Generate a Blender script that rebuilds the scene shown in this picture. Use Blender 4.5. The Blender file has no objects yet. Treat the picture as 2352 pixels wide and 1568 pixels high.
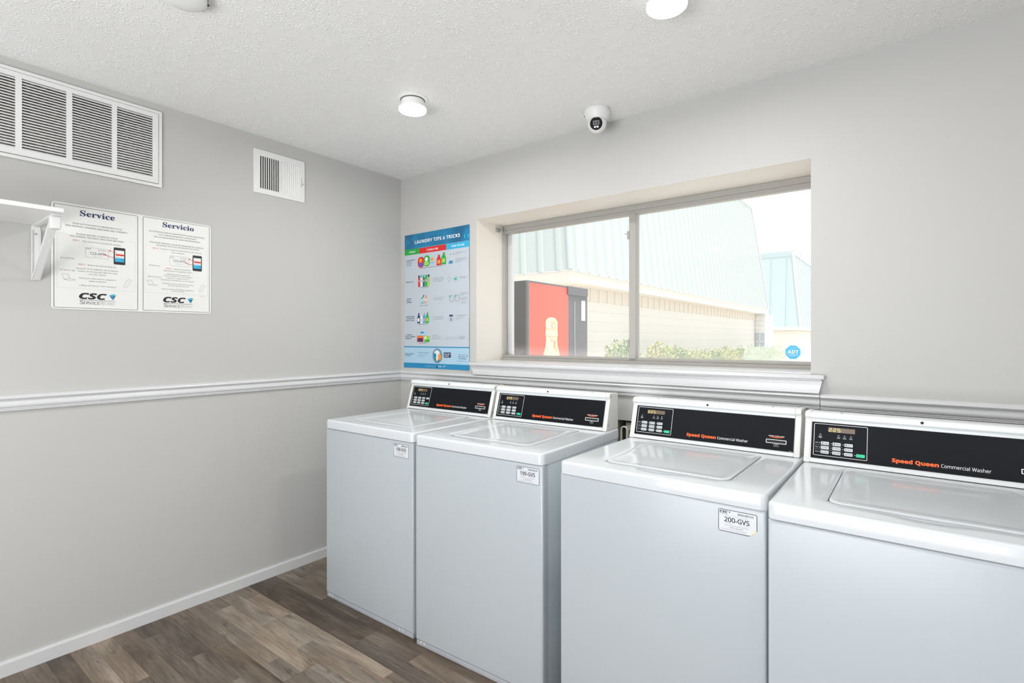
import bpy, bmesh, math, random
from mathutils import Vector, Matrix
random.seed(7)
S = bpy.context.scene
COL = S.collection
rad = math.radians

# ------------------------------------------------------------------ camera, world, lights
F_PX, HY, CAM = 1198.0, 777.0, (2.836, -2.438, 1.328)
YAW = math.atan2(913, 1198)
cd = bpy.data.cameras.new('camera')
cd.sensor_width = 36.0; cd.lens = F_PX / 2352 * 36.0
cd.shift_y = (HY - 784) / 2352; cd.clip_start = .02; cd.clip_end = 400
cam = bpy.data.objects.new('camera', cd); COL.objects.link(cam)
cam.location = CAM; cam.rotation_euler = (rad(90), 0, YAW)
S.camera = cam

w = bpy.data.worlds.new('world'); S.world = w; w.use_nodes = True
bg = w.node_tree.nodes['Background']
bg.inputs[0].default_value = (0.97, 0.985, 1.0, 1); bg.inputs[1].default_value = 1.35

def light(name, kind, loc, rot, energy, color, **kw):
    l = bpy.data.lights.new(name, kind); l.energy = energy; l.color = color
    for k, v in kw.items(): setattr(l, k, v)
    o = bpy.data.objects.new(name, l); COL.objects.link(o); o.location = loc; o.rotation_euler = rot
    return o
sun = light('sun', 'SUN', (5, -3, 12), (0, 0, 0), 3.6, (1, .97, .92), angle=rad(6))
sun.rotation_euler = Vector((-.27, .08, -.95)).to_track_quat('-Z', 'Y').to_euler()
# added fill lights, tilted up at the ceiling in place of a bounced flash
light('added_door_fill', 'AREA', (2.15, -4.52, 1.15), (rad(133), 0, 0), 174, (.97, .98, 1), shape='RECTANGLE', size=2.2, size_y=2.1)
light('added_side_fill', 'AREA', (4.55, -2.9, 1.35), (rad(150), 0, rad(90)), 18, (.97, .98, 1), shape='RECTANGLE', size=1.4, size_y=1.4)
LAMP_W = 8.5

vs = S.view_settings
vs.view_transform = 'Standard'; vs.look = 'None'; vs.exposure = 0; vs.gamma = 1; vs.use_curve_mapping = False

# ------------------------------------------------------------------ materials
def s2l(c):
    c = c / 255.0
    return c / 12.92 if c <= .04045 else ((c + .055) / 1.055) ** 2.4
def rgb(r, g, b): return (s2l(r), s2l(g), s2l(b), 1)
def mat(name, col, rough=.5, spec=.5, metal=0, emit=None, es=1, bump=None, coat=0):
    m = bpy.data.materials.new(name); m.use_nodes = True
    nt = m.node_tree; p = nt.nodes['Principled BSDF']
    p.inputs['Base Color'].default_value = col if len(col) == 4 else (*col, 1)
    p.inputs['Roughness'].default_value = rough; p.inputs['Specular IOR Level'].default_value = spec
    p.inputs['Metallic'].default_value = metal
    if coat: p.inputs['Coat Weight'].default_value = coat; p.inputs['Coat Roughness'].default_value = .08
    if emit: p.inputs['Emission Color'].default_value = emit; p.inputs['Emission Strength'].default_value = es
    if bump:
        sc, st, dist = bump
        tc = nt.nodes.new('ShaderNodeTexCoord'); n = nt.nodes.new('ShaderNodeTexNoise'); n.inputs['Scale'].default_value = sc
        n.inputs['Detail'].default_value = 4
        b = nt.nodes.new('ShaderNodeBump'); b.inputs['Strength'].default_value = st; b.inputs['Distance'].default_value = dist
        nt.links.new(tc.outputs['Object'], n.inputs['Vector']); nt.links.new(n.outputs['Fac'], b.inputs['Height'])
        nt.links.new(b.outputs[0], p.inputs['Normal'])
    return m
class NT:
    def __init__(s, m): s.m = m; s.t = m.node_tree; s.p = s.t.nodes['Principled BSDF']
    def n(s, k, **kw):
        x = s.t.nodes.new(k)
        for a, b in kw.items(): setattr(x, a, b)
        return x
    def l(s, a, b): s.t.links.new(a, b)
    def ramp(s, fac, stops, interp='LINEAR'):
        r = s.n('ShaderNodeValToRGB'); e = r.color_ramp; e.interpolation = interp
        while len(e.elements) < len(stops): e.elements.new(.5)
        for el, (p, c) in zip(e.elements, stops): el.position = p; el.color = c
        s.l(fac, r.inputs[0]); return r.outputs[0]
    def mix(s, f, a, b, bt='MIX'):
        x = s.n('ShaderNodeMix', data_type='RGBA', blend_type=bt)
        for i, v in ((0, f), (6, a), (7, b)):
            if hasattr(v, 'is_output'): s.l(v, x.inputs[i])
            else: x.inputs[i].default_value = v
        return x.outputs[2]
    def math(s, op, a, b=0.0):
        x = s.n('ShaderNodeMath', operation=op)
        for i, v in ((0, a), (1, b)):
            if hasattr(v, 'is_output'): s.l(v, x.inputs[i])
            else: x.inputs[i].default_value = v
        return x.outputs[0]

G1 = lambda v: (v, v, v, 1)
M = {}
def wall_paint(name, col):
    m = mat(name, col, .55, .25); k = NT(m)
    tc = k.n('ShaderNodeTexCoord')
    a = k.n('ShaderNodeTexNoise'); a.inputs['Scale'].default_value = 1.6; a.inputs['Detail'].default_value = 3
    k.l(tc.outputs['Object'], a.inputs['Vector'])
    c = k.mix(a.outputs['Fac'], tuple(x * .975 for x in col[:3]) + (1,), tuple(min(1, x * 1.02) for x in col[:3]) + (1,))
    k.l(c, k.p.inputs['Base Color'])
    b = k.n('ShaderNodeTexNoise'); b.inputs['Scale'].default_value = 55; b.inputs['Detail'].default_value = 3
    k.l(tc.outputs['Object'], b.inputs['Vector'])
    bp = k.n('ShaderNodeBump'); bp.inputs['Strength'].default_value = .12; bp.inputs['Distance'].default_value = .002
    k.l(b.outputs['Fac'], bp.inputs['Height']); k.l(bp.outputs[0], k.p.inputs['Normal'])
    return m
M['wall'] = wall_paint('wall_paint', (.53, .525, .51, 1))
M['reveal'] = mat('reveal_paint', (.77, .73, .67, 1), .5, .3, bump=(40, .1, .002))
M['trim'] = mat('trim_gloss_white', (.67, .675, .68, 1), .28, .5, bump=(25, .08, .001))
M['frame_w'] = mat('old_window_paint', (.41, .395, .37, 1), .5, .4, bump=(90, .4, .002))
M['white'] = mat('white_paint', (.80, .80, .79, 1), .38, .5)
M['grille'] = mat('grille_white', (.80, .80, .785, 1), .4, .4)
M['dark'] = mat('shade_black', (.012, .011, .010, 1), .9, .1)  # black standing for shade behind the register slats and atop the recess
M['dust'] = mat('dusty_filter', (.16, .15, .14, 1), .95, .1)
def dust(m):
    k = NT(m); tc = k.n('ShaderNodeTexCoord'); n = k.n('ShaderNodeTexNoise'); n.inputs['Scale'].default_value = 60; n.inputs['Detail'].default_value = 8
    k.l(tc.outputs['Object'], n.inputs['Vector'])
    k.l(k.ramp(n.outputs['Fac'], [(.35, (.022, .02, .017, 1)), (.6, (.12, .11, .10, 1)), (.75, (.36, .34, .31, 1))]), k.p.inputs['Base Color'])
dust(M['dust'])
def enamel(name, col, rough=.13):
    m = mat(name, col, rough, .55); k = NT(m)
    tc = k.n('ShaderNodeTexCoord'); n = k.n('ShaderNodeTexNoise'); n.inputs['Scale'].default_value = 3.0; n.inputs['Detail'].default_value = 2
    k.l(tc.outputs['Object'], n.inputs['Vector'])
    b = k.n('ShaderNodeBump'); b.inputs['Strength'].default_value = .03; b.inputs['Distance'].default_value = .01
    k.l(n.outputs['Fac'], b.inputs['Height']); k.l(b.outputs[0], k.p.inputs['Normal'])
    return m
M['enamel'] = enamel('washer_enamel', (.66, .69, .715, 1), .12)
M['enamel_front_dim'] = enamel('washer_front_enamel_dim', (.475, .515, .545, 1), .32)  # same enamel, colour darkened to tone down the light on the fronts
M['enamel_side_lit'] = enamel('washer_side_enamel_lit', (.66, .73, .77, 1), .3)  # same enamel, colour lightened and bluer to lift the shaded side
M['console'] = mat('console_plastic', (.76, .785, .785, 1), .3, .5)
M['console_cap'] = mat('console_end_plastic', (.74, .745, .72, 1), .35, .5)
M['fascia'] = mat('fascia_black', (.010, .011, .014, 1), .32, .08)
M['print_w'] = mat('print_white', (.85, .86, .86, 1), .5)
M['print_k'] = mat('print_black', (.02, .02, .025, 1), .5)
M['print_grey'] = mat('print_grey', (.20, .20, .21, 1), .5)
M['print_lgrey'] = mat('print_light_grey', (.46, .47, .49, 1), .5)
M['orange'] = mat('print_orange', (.92, .13, .02, 1), .5)
M['btn'] = mat('button_grey', (.62, .66, .68, 1), .4)
M['green'] = mat('button_green', (.02, .62, .30, 1), .4)
M['lcd'] = mat('display_window', (.12, .085, .055, 1), .25)
M['lcd_on'] = mat('display_digit', (.75, .65, .25, 1), .4, emit=(.8, .66, .2, 1), es=.35)
M['lcd_off'] = mat('display_digit_off', (.19, .13, .10, 1), .4)
M['hole'] = mat('hole_black', (.008, .008, .008, 1), .6)
M['rail_grey'] = mat('base_rail_grey', (.42, .44, .47, 1), .4, .5)
M['paper'] = mat('sign_plastic', (.80, .80, .775, 1), .42, .4)
M['sticker'] = mat('sticker_silver', (.70, .73, .76, 1), .3, .5)
M['navy'] = mat('print_navy', (.025, .035, .12, 1), .5)
M['red'] = mat('print_red', (.70, .03, .02, 1), .5)
M['coral'] = mat('print_coral', (.72, .28, .20, 1), .5)
M['poster'] = mat('poster_paper', (.52, .575, .63, 1), .25, .5)
M['p_band'] = mat('poster_blue', (.015, .24, .47, 1), .25, .5)
M['p_hdr'] = mat('poster_header_blue', (.02, .17, .34, 1), .25, .5)
def hdr(m):
    k = NT(m); tc = k.n('ShaderNodeTexCoord'); n = k.n('ShaderNodeTexNoise'); n.inputs['Scale'].default_value = 7
    k.l(tc.outputs['Object'], n.inputs['Vector'])
    k.l(k.ramp(n.outputs['Fac'], [(.35, (.015, .13, .26, 1)), (.65, (.012, .23, .45, 1))]), k.p.inputs['Base Color'])
hdr(M['p_hdr'])
M['p_cyan'] = mat('poster_cyan', (.03, .42, .68, 1), .3)
M['p_lblue'] = mat('poster_pale_blue', (.40, .60, .74, 1), .3)
M['p_green'] = mat('poster_green', (.02, .38, .05, 1), .3)
M['p_dgreen'] = mat('poster_dark_green', (.01, .16, .12, 1), .3)
M['p_lime'] = mat('poster_lime', (.35, .62, .12, 1), .3)
M['p_red'] = mat('poster_red', (.66, .02, .02, 1), .3)
M['p_purple'] = mat('poster_purple', (.13, .10, .45, 1), .3)
M['p_orange'] = mat('poster_orange', (.85, .30, .04, 1), .3)
M['p_teal'] = mat('poster_teal', (.03, .45, .38, 1), .3)
M['p_pink'] = mat('poster_pink', (.75, .25, .32, 1), .3)
M['lens'] = mat('lamp_lens', (.9, .9, .9, 1), .4, emit=(1, .99, .97, 1), es=2.2)
M['blk_gloss'] = mat('camera_black_glass', (.006, .006, .007, 1), .45, .10)
M['dgrey'] = mat('camera_lens_grey', (.09, .09, .10, 1), .3)
M['cam_shade'] = mat('camera_ball_grey', (.50, .49, .46, 1), .45)
M['adt'] = mat('sticker_blue', (.01, .40, .80, 1), .35)
M['brick_w'] = mat('exterior_painted_brick', (.80, .76, .69, 1), .7, .2)
def brk(m):
    k = NT(m); tc = k.n('ShaderNodeTexCoord'); mp = k.n('ShaderNodeMapping'); mp.inputs['Rotation'].default_value = (rad(90), 0, rad(90))
    k.l(tc.outputs['Object'], mp.inputs['Vector'])
    b = k.n('ShaderNodeTexBrick'); b.inputs['Scale'].default_value = 1; b.inputs['Brick Width'].default_value = .21; b.inputs['Row Height'].default_value = .075
    b.inputs['Mortar Size'].default_value = .008; k.l(mp.outputs[0], b.inputs['Vector'])
    b.inputs['Color1'].default_value = (.77, .75, .715, 1); b.inputs['Color2'].default_value = (.74, .72, .685, 1); b.inputs['Mortar'].default_value = (.70, .66, .60, 1)
    k.l(b.outputs['Color'], k.p.inputs['Base Color'])
brk(M['brick_w'])
M['fascia_board'] = mat('cream_fascia_board', (.80, .74, .66, 1), .6)
M['metal_roof'] = mat('pale_green_metal', (.51, .57, .56, 1), .5, .2)
M['metal_roof_b'] = mat('pale_blue_metal', (.52, .62, .65, 1), .5, .2)
M['frieze'] = mat('tan_frieze', (.74, .68, .60, 1), .7)
M['vend_black'] = mat('vending_black', (.075, .08, .08, 1), .45)
def vb(m):
    k = NT(m); tc = k.n('ShaderNodeTexCoord'); n = k.n('ShaderNodeTexNoise'); n.inputs['Scale'].default_value = 9; n.inputs['Detail'].default_value = 10
    n.inputs['Roughness'].default_value = .7
    k.l(tc.outputs['Object'], n.inputs['Vector'])
    k.l(k.ramp(n.outputs['Fac'], [(.3, (.035, .038, .038, 1)), (.66, (.06, .064, .064, 1)), (.70, (.6, .6, .6, 1))]), k.p.inputs['Base Color'])
vb(M['vend_black'])
M['vend_grey'] = mat('vending_grey', (.12, .125, .14, 1), .45)
M['vend_red'] = mat('vending_red', (.80, .12, .075, 1), .35)
M['cream'] = mat('bottle_cream', (.85, .74, .50, 1), .4)
M['bottle_pale'] = mat('bottle_pale_orange', (.82, .50, .30, 1), .4)
M['concrete'] = mat('concrete', (.74, .72, .68, 1), .9, .2, bump=(20, .3, .01))
M['leaf'] = mat('shrub_leaf', (.28, .38, .22, 1), .6)
M['leaf_y'] = mat('shrub_leaf_yellow', (.54, .54, .27, 1), .6)
M['bark'] = mat('bark', (.25, .2, .15, 1), .9)
M['drywood'] = mat('supply_box_beige', (.30, .30, .24, 1), .8)
M['olive'] = mat('pale_olive_block', (.42, .44, .35, 1), .8)
M['valve'] = mat('valve_red', (.30, .05, .03, 1), .5)
M['hose'] = mat('hose_white', (.75, .75, .72, 1), .4)
M['winglass'] = mat('far_window_glass', (.45, .5, .56, 1), .2)

# ceiling: popcorn texture
def popcorn():
    m = mat('popcorn_ceiling', (.93, .925, .905, 1), .55, .35); k = NT(m)
    tc = k.n('ShaderNodeTexCoord')
    v = k.n('ShaderNodeTexVoronoi'); v.voronoi_dimensions = '2D'; v.inputs['Scale'].default_value = 105; v.inputs['Randomness'].default_value = 1
    dn = k.n('ShaderNodeTexNoise'); dn.inputs['Scale'].default_value = 60
    add = k.n('ShaderNodeVectorMath', operation='MULTIPLY_ADD'); add.inputs[1].default_value = (.02, .02, .02)
    k.l(tc.outputs['Object'], dn.inputs['Vector']); k.l(dn.outputs['Color'], add.inputs[0]); k.l(tc.outputs['Object'], add.inputs[2])
    k.l(add.outputs[0], v.inputs['Vector'])
    n = k.n('ShaderNodeTexNoise'); n.inputs['Scale'].default_value = 22; n.inputs['Detail'].default_value = 3; k.l(tc.outputs['Object'], n.inputs['Vector'])
    blob = k.ramp(v.outputs['Distance'], [(.14, G1(1)), (.44, G1(0))], 'EASE')
    msk = k.ramp(n.outputs['Fac'], [(.44, G1(0)), (.54, G1(1))])
    h = k.math('MULTIPLY', blob, msk)
    n2 = k.n('ShaderNodeTexNoise'); n2.inputs['Scale'].default_value = 7; k.l(tc.outputs['Object'], n2.inputs['Vector'])
    k.l(k.mix(h, (.83, .825, .81, 1), (1, 1, 1, 1)), k.p.inputs['Base Color'])  # granules whitened in the colour, standing in for their highlights
    h2 = k.math('ADD', h, k.math('MULTIPLY', n2.outputs['Fac'], .35))
    b = k.n('ShaderNodeBump'); b.inputs['Strength'].default_value = .5; b.inputs['Distance'].default_value = .004
    k.l(h2, b.inputs['Height']); k.l(b.outputs[0], k.p.inputs['Normal'])
    return m
M['ceiling'] = popcorn()

def vinyl():
    m = mat('vinyl_plank', (.2, .17, .14, 1), .42, .35); k = NT(m)
    tc = k.n('ShaderNodeTexCoord'); OB = tc.outputs['Object']
    def brick(wd, ht, off, sh, mortar=0.0):
        mp = k.n('ShaderNodeMapping'); mp.inputs['Location'].default_value = sh; k.l(OB, mp.inputs['Vector'])
        b = k.n('ShaderNodeTexBrick'); b.offset = off; b.offset_frequency = 2
        b.inputs['Scale'].default_value = 1; b.inputs['Brick Width'].default_value = wd; b.inputs['Row Height'].default_value = ht
        b.inputs['Mortar Size'].default_value = mortar; b.inputs['Mortar Smooth'].default_value = 0
        b.inputs['Color1'].default_value = G1(0); b.inputs['Color2'].default_value = G1(1); b.inputs['Mortar'].default_value = G1(.5)
        k.l(mp.outputs[0], b.inputs['Vector']); return b
    A = brick(1.22, .15, .37, (.31, .02, 0), .0011)
    Bk = brick(1.05, .075, .43, (.9, .02, 0))
    Ck = brick(1.22, .15, .37, (.31, .02, 0))
    r1 = k.math('MULTIPLY', Bk.outputs['Color'], .55)
    r2 = k.math('MULTIPLY', Ck.outputs['Color'], .45)
    rv = k.math('ADD', r1, r2)
    # grain: stretched noise, shifted per strip
    sh = k.n('ShaderNodeCombineXYZ'); k.l(k.math('MULTIPLY', rv, 17.0), sh.inputs[0]); k.l(k.math('MULTIPLY', rv, 9.0), sh.inputs[1])
    va = k.n('ShaderNodeVectorMath', operation='ADD'); k.l(OB, va.inputs[0]); k.l(sh.outputs[0], va.inputs[1])
    def noise(scl, sc, det, dist=0, rough=.6):
        mp = k.n('ShaderNodeMapping'); mp.inputs['Scale'].default_value = scl; k.l(va.outputs[0], mp.inputs['Vector'])
        n = k.n('ShaderNodeTexNoise'); n.inputs['Scale'].default_value = sc; n.inputs['Detail'].default_value = det
        n.inputs['Distortion'].default_value = dist; n.inputs['Roughness'].default_value = rough
        k.l(mp.outputs[0], n.inputs['Vector']); return n.outputs['Fac']
    big = noise((1.0, 4.5, 1), 1.7, 6, 1.0, .62)
    fine = noise((3.5, 42, 1), 2.0, 7, .9, .72)
    mp = k.n('ShaderNodeMapping'); mp.inputs['Scale'].default_value = (.9, 9, 1); k.l(va.outputs[0], mp.inputs['Vector'])
    wv = k.n('ShaderNodeTexWave'); wv.wave_type = 'RINGS'; wv.inputs['Scale'].default_value = 2.2; wv.inputs['Distortion'].default_value = 7; wv.inputs['Detail'].default_value = 3
    k.l(mp.outputs[0], wv.inputs['Vector'])
    f = k.math('ADD', k.math('MULTIPLY', rv, .36), k.math('MULTIPLY', big, .84))
    f = k.math('ADD', f, k.math('MULTIPLY', k.math('SUBTRACT', fine, .5), .36))
    f = k.math('ADD', f, k.math('MULTIPLY', k.math('SUBTRACT', wv.outputs['Fac'], .5), .035))
    c = k.ramp(f, [(.26, (.038, .029, .022, 1)), (.42, (.078, .060, .046, 1)), (.55, (.130, .105, .083, 1)), (.70, (.20, .170, .138, 1)), (.88, (.35, .31, .265, 1))])
    hue = noise((1, 3, 1), 1.1, 2)
    c = k.mix(k.ramp(hue, [(.4, G1(0)), (.62, G1(.5))]), c, k.mix(1.0, c, (1.12, .92, .74, 1), 'MULTIPLY'))
    dark = k.ramp(noise((2.2, 10, 1), 3.2, 3, .4), [(.30, G1(.62)), (.40, G1(0))])
    c = k.mix(dark, c, (.05, .042, .034, 1))
    c = k.mix(k.math('MULTIPLY', A.outputs['Fac'], .55), c, (.045, .036, .028, 1))
    k.l(c, k.p.inputs['Base Color'])
    b = k.n('ShaderNodeBump'); b.inputs['Strength'].default_value = .15; b.inputs['Distance'].default_value = .002
    k.l(fine, b.inputs['Height']); k.l(b.outputs[0], k.p.inputs['Normal'])
    return m
M['floor'] = vinyl()

def pane_glass():
    m = bpy.data.materials.new('window_glass'); m.use_nodes = True; t = m.node_tree; t.nodes.clear()
    N = t.nodes.new; L = t.links.new
    out = N('ShaderNodeOutputMaterial'); tr = N('ShaderNodeBsdfTransparent'); tr.inputs[0].default_value = (.97, .985, .98, 1)
    gl = N('ShaderNodeBsdfGlossy'); gl.inputs['Roughness'].default_value = .02
    fr = N('ShaderNodeFresnel'); fr.inputs['IOR'].default_value = 1.45
    m1 = N('ShaderNodeMixShader'); L(fr.outputs[0], m1.inputs[0]); L(tr.outputs[0], m1.inputs[1]); L(gl.outputs[0], m1.inputs[2])
    # dried haze low on the panes; thin veil everywhere stands in for glare
    tc = N('ShaderNodeTexCoord'); sp = N('ShaderNodeSeparateXYZ'); L(tc.outputs['Object'], sp.inputs[0])
    no = N('ShaderNodeTexNoise'); no.inputs['Scale'].default_value = 9; L(tc.outputs['Object'], no.inputs['Vector'])
    ma = N('ShaderNodeMath'); ma.operation = 'MULTIPLY_ADD'; L(no.outputs['Fac'], ma.inputs[0]); ma.inputs[1].default_value = -.07; L(sp.outputs['Z'], ma.inputs[2])
    mr = N('ShaderNodeMapRange'); L(ma.outputs[0], mr.inputs[0]); mr.inputs[1].default_value = 1.13; mr.inputs[2].default_value = 1.26; mr.inputs[3].default_value = .52; mr.inputs[4].default_value = .09; mr.interpolation_type = 'SMOOTHSTEP'
    di = N('ShaderNodeBsdfTranslucent'); di.inputs[0].default_value = (.95, .95, .95, 1)
    m2 = N('ShaderNodeMixShader'); L(mr.outputs[0], m2.inputs[0]); L(m1.outputs[0], m2.inputs[1]); L(di.outputs[0], m2.inputs[2])
    L(m2.outputs[0], out.inputs[0]); return m
M['glass'] = pane_glass()

# ------------------------------------------------------------------ mesh builder
class MB:
    def __init__(s): s.v = []; s.f = []; s.mi = []; s.sm = []; s.mats = []
    def m(s, name):
        mm = M[name]
        if mm not in s.mats: s.mats.append(mm)
        return s.mats.index(mm)
    def add(s, vs, fs, mt, smooth=False):
        b = len(s.v); s.v += [tuple(p) for p in vs]; i = s.m(mt)
        for f in fs: s.f.append([b + q for q in f]); s.mi.append(i); s.sm.append(smooth)
    def box(s, a, b, mt, T=None):
        x0, y0, z0 = a; x1, y1, z1 = b
        vs = [(x, y, z) for z in (z0, z1) for y in (y0, y1) for x in (x0, x1)]
        if T: vs = [T(*p) for p in vs]
        s.add(vs, [(0, 2, 3, 1), (4, 5, 7, 6), (0, 1, 5, 4), (1, 3, 7, 5), (3, 2, 6, 7), (2, 0, 4, 6)], mt)
    def bbox(s, a, b, mt, r=.003, seg=2, T=None, edges=None):
        bm = bmesh.new(); bmesh.ops.create_cube(bm, size=1)
        for v in bm.verts: v.co = Vector([(a[i] + b[i]) / 2 + v.co[i] * (b[i] - a[i]) for i in range(3)])
        es = [e for e in bm.edges if edges is None or edges(e)]
        bmesh.ops.bevel(bm, geom=es, offset=r, segments=seg, affect='EDGES', profile=.5)
        s.bm(bm, mt, True, T)
    def bm(s, bm, mt, smooth=True, T=None):
        bm.verts.index_update()
        vs = [tuple(v.co) for v in bm.verts]
        if T: vs = [T(*p) for p in vs]
        s.add(vs, [[v.index for v in f.verts] for f in bm.faces], mt, smooth); bm.free()
    def prism(s, poly, h0, h1, mt, T, smooth=False):
        """poly (u,v) extruded in w from h0 to h1, mapped by T(u,v,w)"""
        n = len(poly)
        vs = [T(u, v, h0) for u, v in poly] + [T(u, v, h1) for u, v in poly]
        s.add(vs, [list(range(n - 1, -1, -1)), list(range(n, 2 * n))], mt)
        s.add(vs, [(i, (i + 1) % n, n + (i + 1) % n, n + i) for i in range(n)], mt, smooth)
    def flat(s, poly, mt, T, w_): s.add([T(u, v, w_) for u, v in poly], [list(range(len(poly)))], mt)
    def rect(s, u0, v0, u1, v1, mt, T, w_): s.flat([(u0, v0), (u1, v0), (u1, v1), (u0, v1)], mt, T, w_)
    def ring(s, outer, inner, mt, T, w_):
        n = len(outer)
        s.add([T(u, v, w_) for u, v in outer + inner], [(i, (i + 1) % n, n + (i + 1) % n, n + i) for i in range(n)], mt)
    def line(s, p, q, t, mt, T, w_):
        d = Vector((q[0] - p[0], q[1] - p[1])); n = Vector((-d.y, d.x)).normalized() * t / 2
        s.flat([(p[0] - n.x, p[1] - n.y), (q[0] - n.x, q[1] - n.y), (q[0] + n.x, q[1] + n.y), (p[0] + n.x, p[1] + n.y)], mt, T, w_)
    def poly_line(s, pts, t, mt, T, w_):
        for a, b in zip(pts, pts[1:]): s.line(a, b, t, mt, T, w_)
    def lathe(s, prof, mt, T=None, n=32, smooth=True, cap=False):
        T = T or (lambda x, y, z: (x, y, z)); vs = []
        for r, z in prof:
            for i in range(n):
                a = 2 * math.pi * i / n; vs.append(T(r * math.cos(a), r * math.sin(a), z))
        fs = [(j * n + i, j * n + (i + 1) % n, (j + 1) * n + (i + 1) % n, (j + 1) * n + i) for j in range(len(prof) - 1) for i in range(n)]
        s.add(vs, fs, mt, smooth)
        if cap: s.add(vs, [list(range(n - 1, -1, -1)), list(range((len(prof) - 1) * n, len(prof) * n))], mt)
    def tube(s, pts, r, mt, n=10, cap=True):
        pts = [Vector(p) for p in pts]; vs = []; prev = None
        for i, p in enumerate(pts):
            d = (pts[min(i + 1, len(pts) - 1)] - pts[max(i - 1, 0)]).normalized()
            a = d.orthogonal().normalized() if prev is None else (prev - d * prev.dot(d)).normalized()
            prev = a; b = d.cross(a); rr = r[i] if isinstance(r, (list, tuple)) else r
            for k in range(n):
                t = 2 * math.pi * k / n; vs.append(p + a * rr * math.cos(t) + b * rr * math.sin(t))
        fs = [(j * n + k, j * n + (k + 1) % n, (j + 1) * n + (k + 1) % n, (j + 1) * n + k) for j in range(len(pts) - 1) for k in range(n)]
        s.add(vs, fs, mt, True)
        if cap: s.add(vs, [list(range(n - 1, -1, -1)), list(range(len(vs) - n, len(vs)))], mt)
    def build(s, name, parent=None, fix=False):
        me = bpy.data.meshes.new(name); me.from_pydata(s.v, [], s.f)
        for mm in s.mats: me.materials.append(mm)
        me.polygons.foreach_set('material_index', s.mi); me.polygons.foreach_set('use_smooth', s.sm)
        me.update()
        if any(s.sm):
            try: me.set_sharp_from_angle(angle=rad(38))
            except Exception: pass
        if fix:
            bm = bmesh.new(); bm.from_mesh(me); bmesh.ops.recalc_face_normals(bm, faces=bm.faces); bm.to_mesh(me); bm.free()
        o = bpy.data.objects.new(name, me); COL.objects.link(o)
        if parent: o.parent = parent
        return o
    # text -------------------------------------------------
    def text(s, body, u, v, h, mt, T, w_, width=None, align='L', style='r', shear=0, bold=0):
        vs, fs, wd = glyphs(body, style, bold)
        sy = h / CAP[style]; sx = sy if width is None else width / max(wd, 1e-6)
        off = {'L': 0, 'C': -wd * sx / 2, 'R': -wd * sx}[align]
        s.add([T(u + off + (x + shear * y) * sx if shear == 0 else u + off + x * sx + shear * y * sy, v + y * sy, w_) for x, y in vs], fs, mt)

CAP = {'r': .7, 'b': .7, 's': .7, 'bi': .7, 'p': .7}
_bases = {'b': (0x1D5D4, 0x1D5EE, 0x1D7EC), 's': (0x1D400, 0x1D41A, 0x1D7CE), 'bi': (0x1D63C, 0x1D656, 0x1D7EC), 'r': (0x1D5A0, 0x1D5BA, 0x1D7E2)}
_cache = {}
def glyphs(body, style='r', bold=0):
    if style == 'r' and (len(body) > 8 or body == '123-APP'): bold = 0
    key = (body, style, bold)
    if key in _cache: return _cache[key]
    t = ''
    if style in _bases:
        A, a, d = _bases[style]
        for ch in body:
            if 'A' <= ch <= 'Z': t += chr(A + ord(ch) - 65)
            elif 'a' <= ch <= 'z': t += chr(a + ord(ch) - 97)
            elif '0' <= ch <= '9': t += chr(d + ord(ch) - 48)
            else: t += ch
    else: t = body
    c = bpy.data.curves.new('txt', 'FONT'); c.body = t; c.size = 1; c.resolution_u = 3; c.fill_mode = 'FRONT'; c.offset = bold
    o = bpy.data.objects.new('txt', c); COL.objects.link(o)
    dg = bpy.context.evaluated_depsgraph_get(); me = bpy.data.meshes.new_from_object(o.evaluated_get(dg))
    vs = [(p.co.x, p.co.y) for p in me.vertices]; fs = [list(p.vertices) for p in me.polygons]
    bpy.data.objects.remove(o); bpy.data.curves.remove(c); bpy.data.meshes.remove(me)
    x0 = min((p[0] for p in vs), default=0); x1 = max((p[0] for p in vs), default=1)
    r = ([(x - x0, y) for x, y in vs], fs, x1 - x0); _cache[key] = r
    return r
for st in list(CAP):
    vs_, _, _ = glyphs('H', st); CAP[st] = max(p[1] for p in vs_)

def rrect(u0, v0, u1, v1, r, n=5, corners=(1, 1, 1, 1)):
    out = []
    for (cx, cy, a0), on in zip(((u1 - r, v0 + r, -90), (u1 - r, v1 - r, 0), (u0 + r, v1 - r, 90), (u0 + r, v0 + r, 180)), corners):
        for i in range(n + 1):
            a = rad(a0 + 90 * i / n); out.append((cx + r * math.cos(a), cy + r * math.sin(a)))
    return out
def ell(cx, cy, rx, ry, n=24): return [(cx + rx * math.cos(2 * math.pi * i / n), cy + ry * math.sin(2 * math.pi * i / n)) for i in range(n)]
def border(mb, u0, v0, u1, v1, r, t, mt, T, w_):
    mb.ring(rrect(u0, v0, u1, v1, r), rrect(u0 + t, v0 + t, u1 - t, v1 - t, max(r - t, .0003)), mt, T, w_)

def thing(name, label, cat, loc=(0, 0, 0), rz=0, group=None):
    o = bpy.data.objects.new(name, None); COL.objects.link(o); o.empty_display_size = .1
    o.location = loc; o.rotation_euler = (0, 0, rz); tag(o, label, cat, group); return o
def tag(o, label, cat, group=None):
    o['label'] = label; o['category'] = cat
    if group: o['group'] = group
    return o
def struct(o): o['kind'] = 'structure'; return o

# ================================================================== ROOM
XR, YB, ZC = 4.6, -4.6, 2.44
WX0, WX1, WZ0, WZ1, WT = .70, 2.515, 1.185, 2.065, .33   # window opening, wall thickness
HX0, HX1, HZ0, HZ1 = 1.655, 1.80, .55, .915             # supply box opening

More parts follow.
